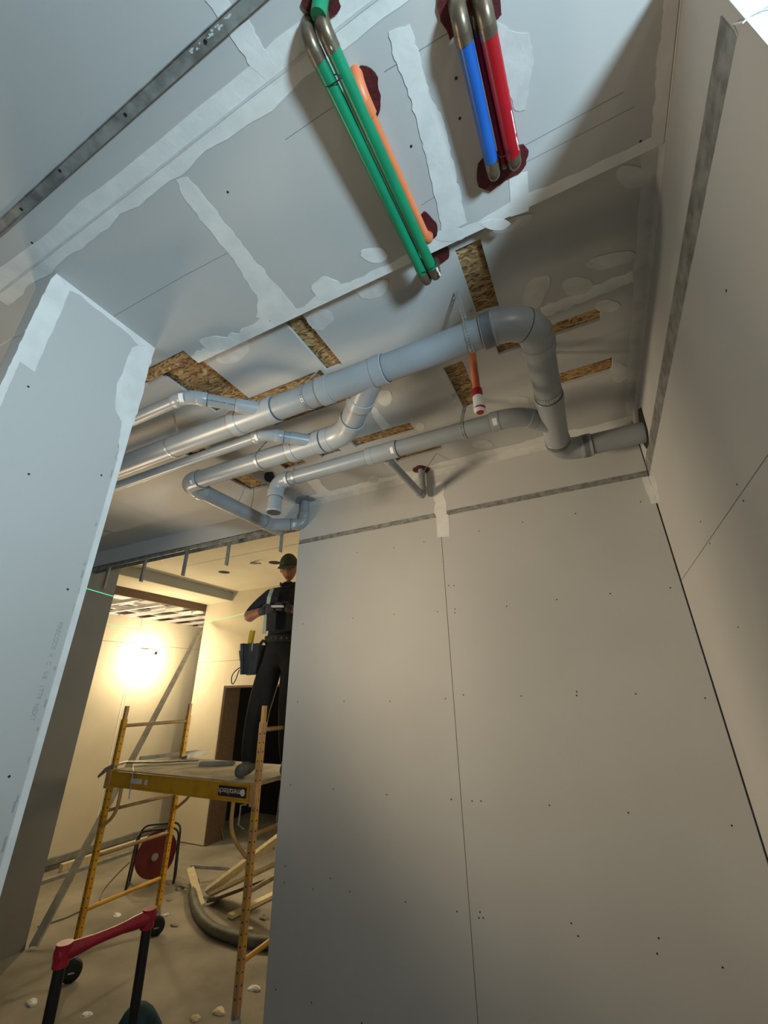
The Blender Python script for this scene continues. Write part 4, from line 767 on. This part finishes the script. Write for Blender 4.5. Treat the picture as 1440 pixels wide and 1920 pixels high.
for f in bm.faces:
    c = f.calc_center_median(); best = min(((segd(c, PJ[a], PJ[b])[0] - 0.6 * (J[a][3] + J[b][3]) / 2, a, b, segd(c, PJ[a], PJ[b])[1]) for a, b in edges), key=lambda t: t[0]); a, b = best[1], best[2]; k = 0
    if a[1:] in ('e', 'f') or (a[1:] == 'a' and best[3] > .75): k = 2
    elif a[1:] == 'w' and len(a) == 2: k = 4
    elif a[1:] in ('p', 't', 'k', 'c') or a == 'pel' or c.z < 2.40: k = 1
    if a[1:] in ('n', 'b') and a not in ('nb',) and c.z < 1.52: k = 3
    if a == 'nb' and c.z > 2.88: k = 2
    f.material_index = k; f.smooth = True
def add(fn, mi):
    n0 = set(bm.faces); fn(); bm.faces.ensure_lookup_table()
    for f in bm.faces:
        if f not in n0: f.material_index = mi; f.smooth = True
# head: facing frame tilted down
HC = wp(-.01, .075, 3.035); hf = (WF * .93 + WR * -.10 + V((0, 0, -.36))).normalized(); hr = (WR - hf * WR.dot(hf)).normalized(); hu = hr.cross(hf); hu = hu if hu.z > 0 else -hu
def hp_(x, y, z): return HC + hr * x + hf * y + hu * z
def head():
    r_ = bmesh.ops.create_icosphere(bm, subdivisions=4, radius=1)
    for v_ in r_['verts']:
        x, y, z = v_.co; k = 1 - .30 * max(0, -z) ** 1.3 if y > -.2 else 1 - .2 * max(0, -z)
        X, Y, Z = x * .076 * k, y * .096 * (1 - .10 * max(0, -z)), z * .120
        if y > 0:
            Y += .022 * math.exp(-((x / .16) ** 2 + ((z + .18) / .20) ** 2)) + .008 * math.exp(-((x / .3) ** 2 + ((z + .85) / .16) ** 2))   # nose, chin
            for s in (-1, 1): Y -= .011 * math.exp(-(((x - s * .38) / .20) ** 2 + ((z - .02) / .13) ** 2))                                 # eye sockets
            Y += .006 * math.exp(-((x / .5) ** 2 + ((z - .22) / .10) ** 2)) + .005 * math.exp(-((x / .26) ** 2 + ((z + .52) / .07) ** 2)) - .004 * math.exp(-((x / .3) ** 2 + ((z + .60) / .03) ** 2))
        v_.co = hp_(X, Y, Z)
    for s in (-1, 1):
        e = bmesh.ops.create_uvsphere(bm, u_segments=10, v_segments=8, radius=1)
        for v_ in e['verts']: v_.co = hp_(s * .076 + v_.co.x * .009, -.008 + v_.co.y * .018, -.008 + v_.co.z * .032)
add(head, 2)
def hand(s):
    w_, h_ = PJ[('r' if s > 0 else 'l') + 'w'], PJ[('r' if s > 0 else 'l') + 'h']; d = (h_ - w_).normalized(); side = V((0, 0, 1)); inn = d.cross(side).normalized()
    inn = inn if inn.dot(WF) > 0 else -inn
    for i, ln in enumerate((.072, .082, .078, .062)):
        b0 = h_ + d * .012 + side * (.026 - i * .0175); k = inn * (-.4)
        sweep(bm, [b0, b0 + d * ln * .45 + inn * .012, b0 + d * ln * .75 + inn * -.004, b0 + d * ln * .86 + inn * -.022], [.0105, .0100, .0092, .0075], 8)
    t0 = w_ + d * .035 + side * .024; sweep(bm, [t0, t0 + side * .022 + d * .028, t0 + side * .022 + d * .062 - inn * .010], [.0125, .0115, .0085], 8)
add(lambda: hand(1), 4); add(lambda: hand(-1), 4)
wk = tag(empty('person', (WO.x, WO.y, PT)), 'person in dark work clothes and cap standing on the scaffold', 'person')
link_me = bpy.data.meshes.new('body'); bm.to_mesh(link_me); bm.free()
body = link('body', link_me, [SHIRT, TROUS, SKIN, BOOT, GLOVE], wk)
for s in (-1, 1):
    bm = bmesh.new(); bmesh.ops.create_uvsphere(bm, u_segments=10, v_segments=8, radius=.011)
    for v_ in bm.verts: v_.co = hp_(s * .029, .082, .004) + v_.co * .8
    build('eye', bm, RUB, wk, True); tube('eyebrow', [hp_(s * .014, .099, .020), hp_(s * .045, .088, .022)], .0045, RUB, wk, 6)
tube('mouth', [hp_(-.02, .088, -.072), hp_(0, .094, -.071), hp_(.02, .088, -.072)], .0032, CARTB, wk, 6)
bm = bmesh.new(); r_ = bmesh.ops.create_uvsphere(bm, u_segments=24, v_segments=16, radius=1)
for v_ in bm.verts: v_.co = hp_(v_.co.x * .086, v_.co.y * .106 - .004, max(v_.co.z, -.05) * .112 + .030)
cp = build('cap', bm, CAP, wk, True)
bm = bmesh.new(); rows = []
for i in range(9):
    a = -1.15 + 2.3 * i / 8; rows.append([bm.verts.new(hp_(math.sin(a) * .082, math.cos(a) * .100, .034)), bm.verts.new(hp_(math.sin(a) * .088, .095 + math.cos(a) * .078, .020 - .006 * math.cos(a)))])
for a, b in zip(rows, rows[1:]): bm.faces.new((a[0], a[1], b[1], b[0]))
br = build('cap_brim', bm, mat('faded_brim', (0.10, 0.105, 0.075), (0.07, 0.075, 0.055), 0.85, scale=16), cp); br.modifiers.new('t', 'SOLIDIFY').thickness = .004
bm = bmesh.new(); bmesh.ops.create_uvsphere(bm, u_segments=16, v_segments=10, radius=1)
for v_ in bm.verts: v_.co = hp_(v_.co.x * .0775, v_.co.y * .07 - .034, v_.co.z * .062 + .004)
build('hair', bm, RUB, wk, True)
def ribbon(name, pts, wd, m, side, th=.004, par=None):
    bm = bmesh.new(); side = V(side).normalized(); rows = [[bm.verts.new(V(p_) + side * wd * k) for k in (-.5, .5)] for p_ in pts]
    for a, b in zip(rows, rows[1:]): bm.faces.new((a[0], a[1], b[1], b[0]))
    o = build(name, bm, m, par or wk); o.modifiers.new('t', 'SOLIDIFY').thickness = th; return o
# open vest with a pale edge strap, belt with buckles, collar
for s in (1, -1):
    bm = bmesh.new(); rows = []
    for a, b, z in ((.085, -.02, 2.885), (.10, .075, 2.85), (.10, .140, 2.76), (.10, .158, 2.66), (.10, .150, 2.56), (.10, .135, 2.46)):
        rows.append([bm.verts.new(wp(s * (a + .035), b - .012, z)), bm.verts.new(wp(s * a, b, z)), bm.verts.new(wp(s * (a - .055), b + .008, z - .01))])
    for a, b in zip(rows, rows[1:]):
        for k in (0, 1): bm.faces.new((a[k], a[k + 1], b[k + 1], b[k]))
    o = build('vest_front', bm, VEST, wk); o.modifiers.new('t', 'SOLIDIFY').thickness = .006
    ribbon('pale_strap', [wp(s * .118, .00, 2.878), wp(s * .130, .085, 2.84), wp(s * .132, .138, 2.76), wp(s * .132, .150, 2.66), wp(s * .145, .135, 2.56), wp(s * .155, .105, 2.44)], .034, STRIPE, WR)
    ribbon('collar', [wp(s * .075, -.02, 2.905), wp(s * .07, .06, 2.895), wp(s * .03, .105, 2.86)], .03, SHIRT, V((0, 0, 1)))
bl = [wp(math.sin(a) * .175, math.cos(a) * .140 + .01, 2.395) for a in [2 * math.pi * k / 28 for k in range(29)]]
tbelt = ribbon('tool_belt', bl, .055, VEST, V((0, 0, 1)), .008)
for a in (-.35, -.1, .15, .4, .9): q_ = wp(math.sin(a) * .181, math.cos(a) * .146 + .01, 2.395); tube('rivet', [q_, q_ + (q_ - wp(0, .01, 2.395)).normalized() * .004], .007, COPPER, tbelt, 8)
# tool pouch on the right hip
pc = wp(.265, .02, 2.235); bm = bmesh.new(); bmesh.ops.create_cube(bm, size=1)
for v_ in bm.verts:
    k = .74 if v_.co.z < 0 else 1.0; v_.co = pc + WR * v_.co.x * .12 * k + WF * v_.co.y * .17 * k + V((0, 0, v_.co.z * .20))
bmesh.ops.bevel(bm, geom=list(bm.edges), offset=.025, segments=3, affect='EDGES'); pch = shade(build('tool_pouch', bm, POUCH, wk), 1.0)
ribbon('pouch_hanger', [wp(.18, .03, 2.40), wp(.225, .035, 2.34), wp(.25, .03, 2.30)], .07, POUCH, WF)
bm = bmesh.new(); lv = wp(.30, .03, 2.38); T = Matrix.Translation(lv) @ Matrix.Rotation(.12, 4, 'Y'); bbox(bm, -.022, .022, -.012, .012, -.10, .10, T); build('yellow_level', bm, LYEL, pch)
tube('hammer_handle', [wp(.33, .06, 2.20), wp(.34, .05, 2.36)], .011, REEL, pch, 8); tube('chisel', [wp(.37, .03, 2.22), wp(.395, .02, 2.31)], .006, STUD, pch, 8); tube('screwdriver', [wp(.25, .10, 2.30), wp(.245, .115, 2.37)], .007, STEEL, pch, 8)
tube('pliers_loop', bend(wp(.35, .06, 2.17), wp(.44, .07, 2.12), wp(.41, .06, 2.04), 6) + bend(wp(.40, .06, 2.035), wp(.38, .06, 2.05), wp(.36, .06, 2.15), 4), .0045, RUB, pch, 6)
tg = tag(box('held_offcut', -.05, .05, -.02, .02, -.006, .006, WHITE, None, T=Matrix.Translation(wp(-.02, .335, 2.63)) @ Matrix.Rotation(.5, 4, 'Z')), 'small white piece held in the worker\'s gloved hands', 'offcut')
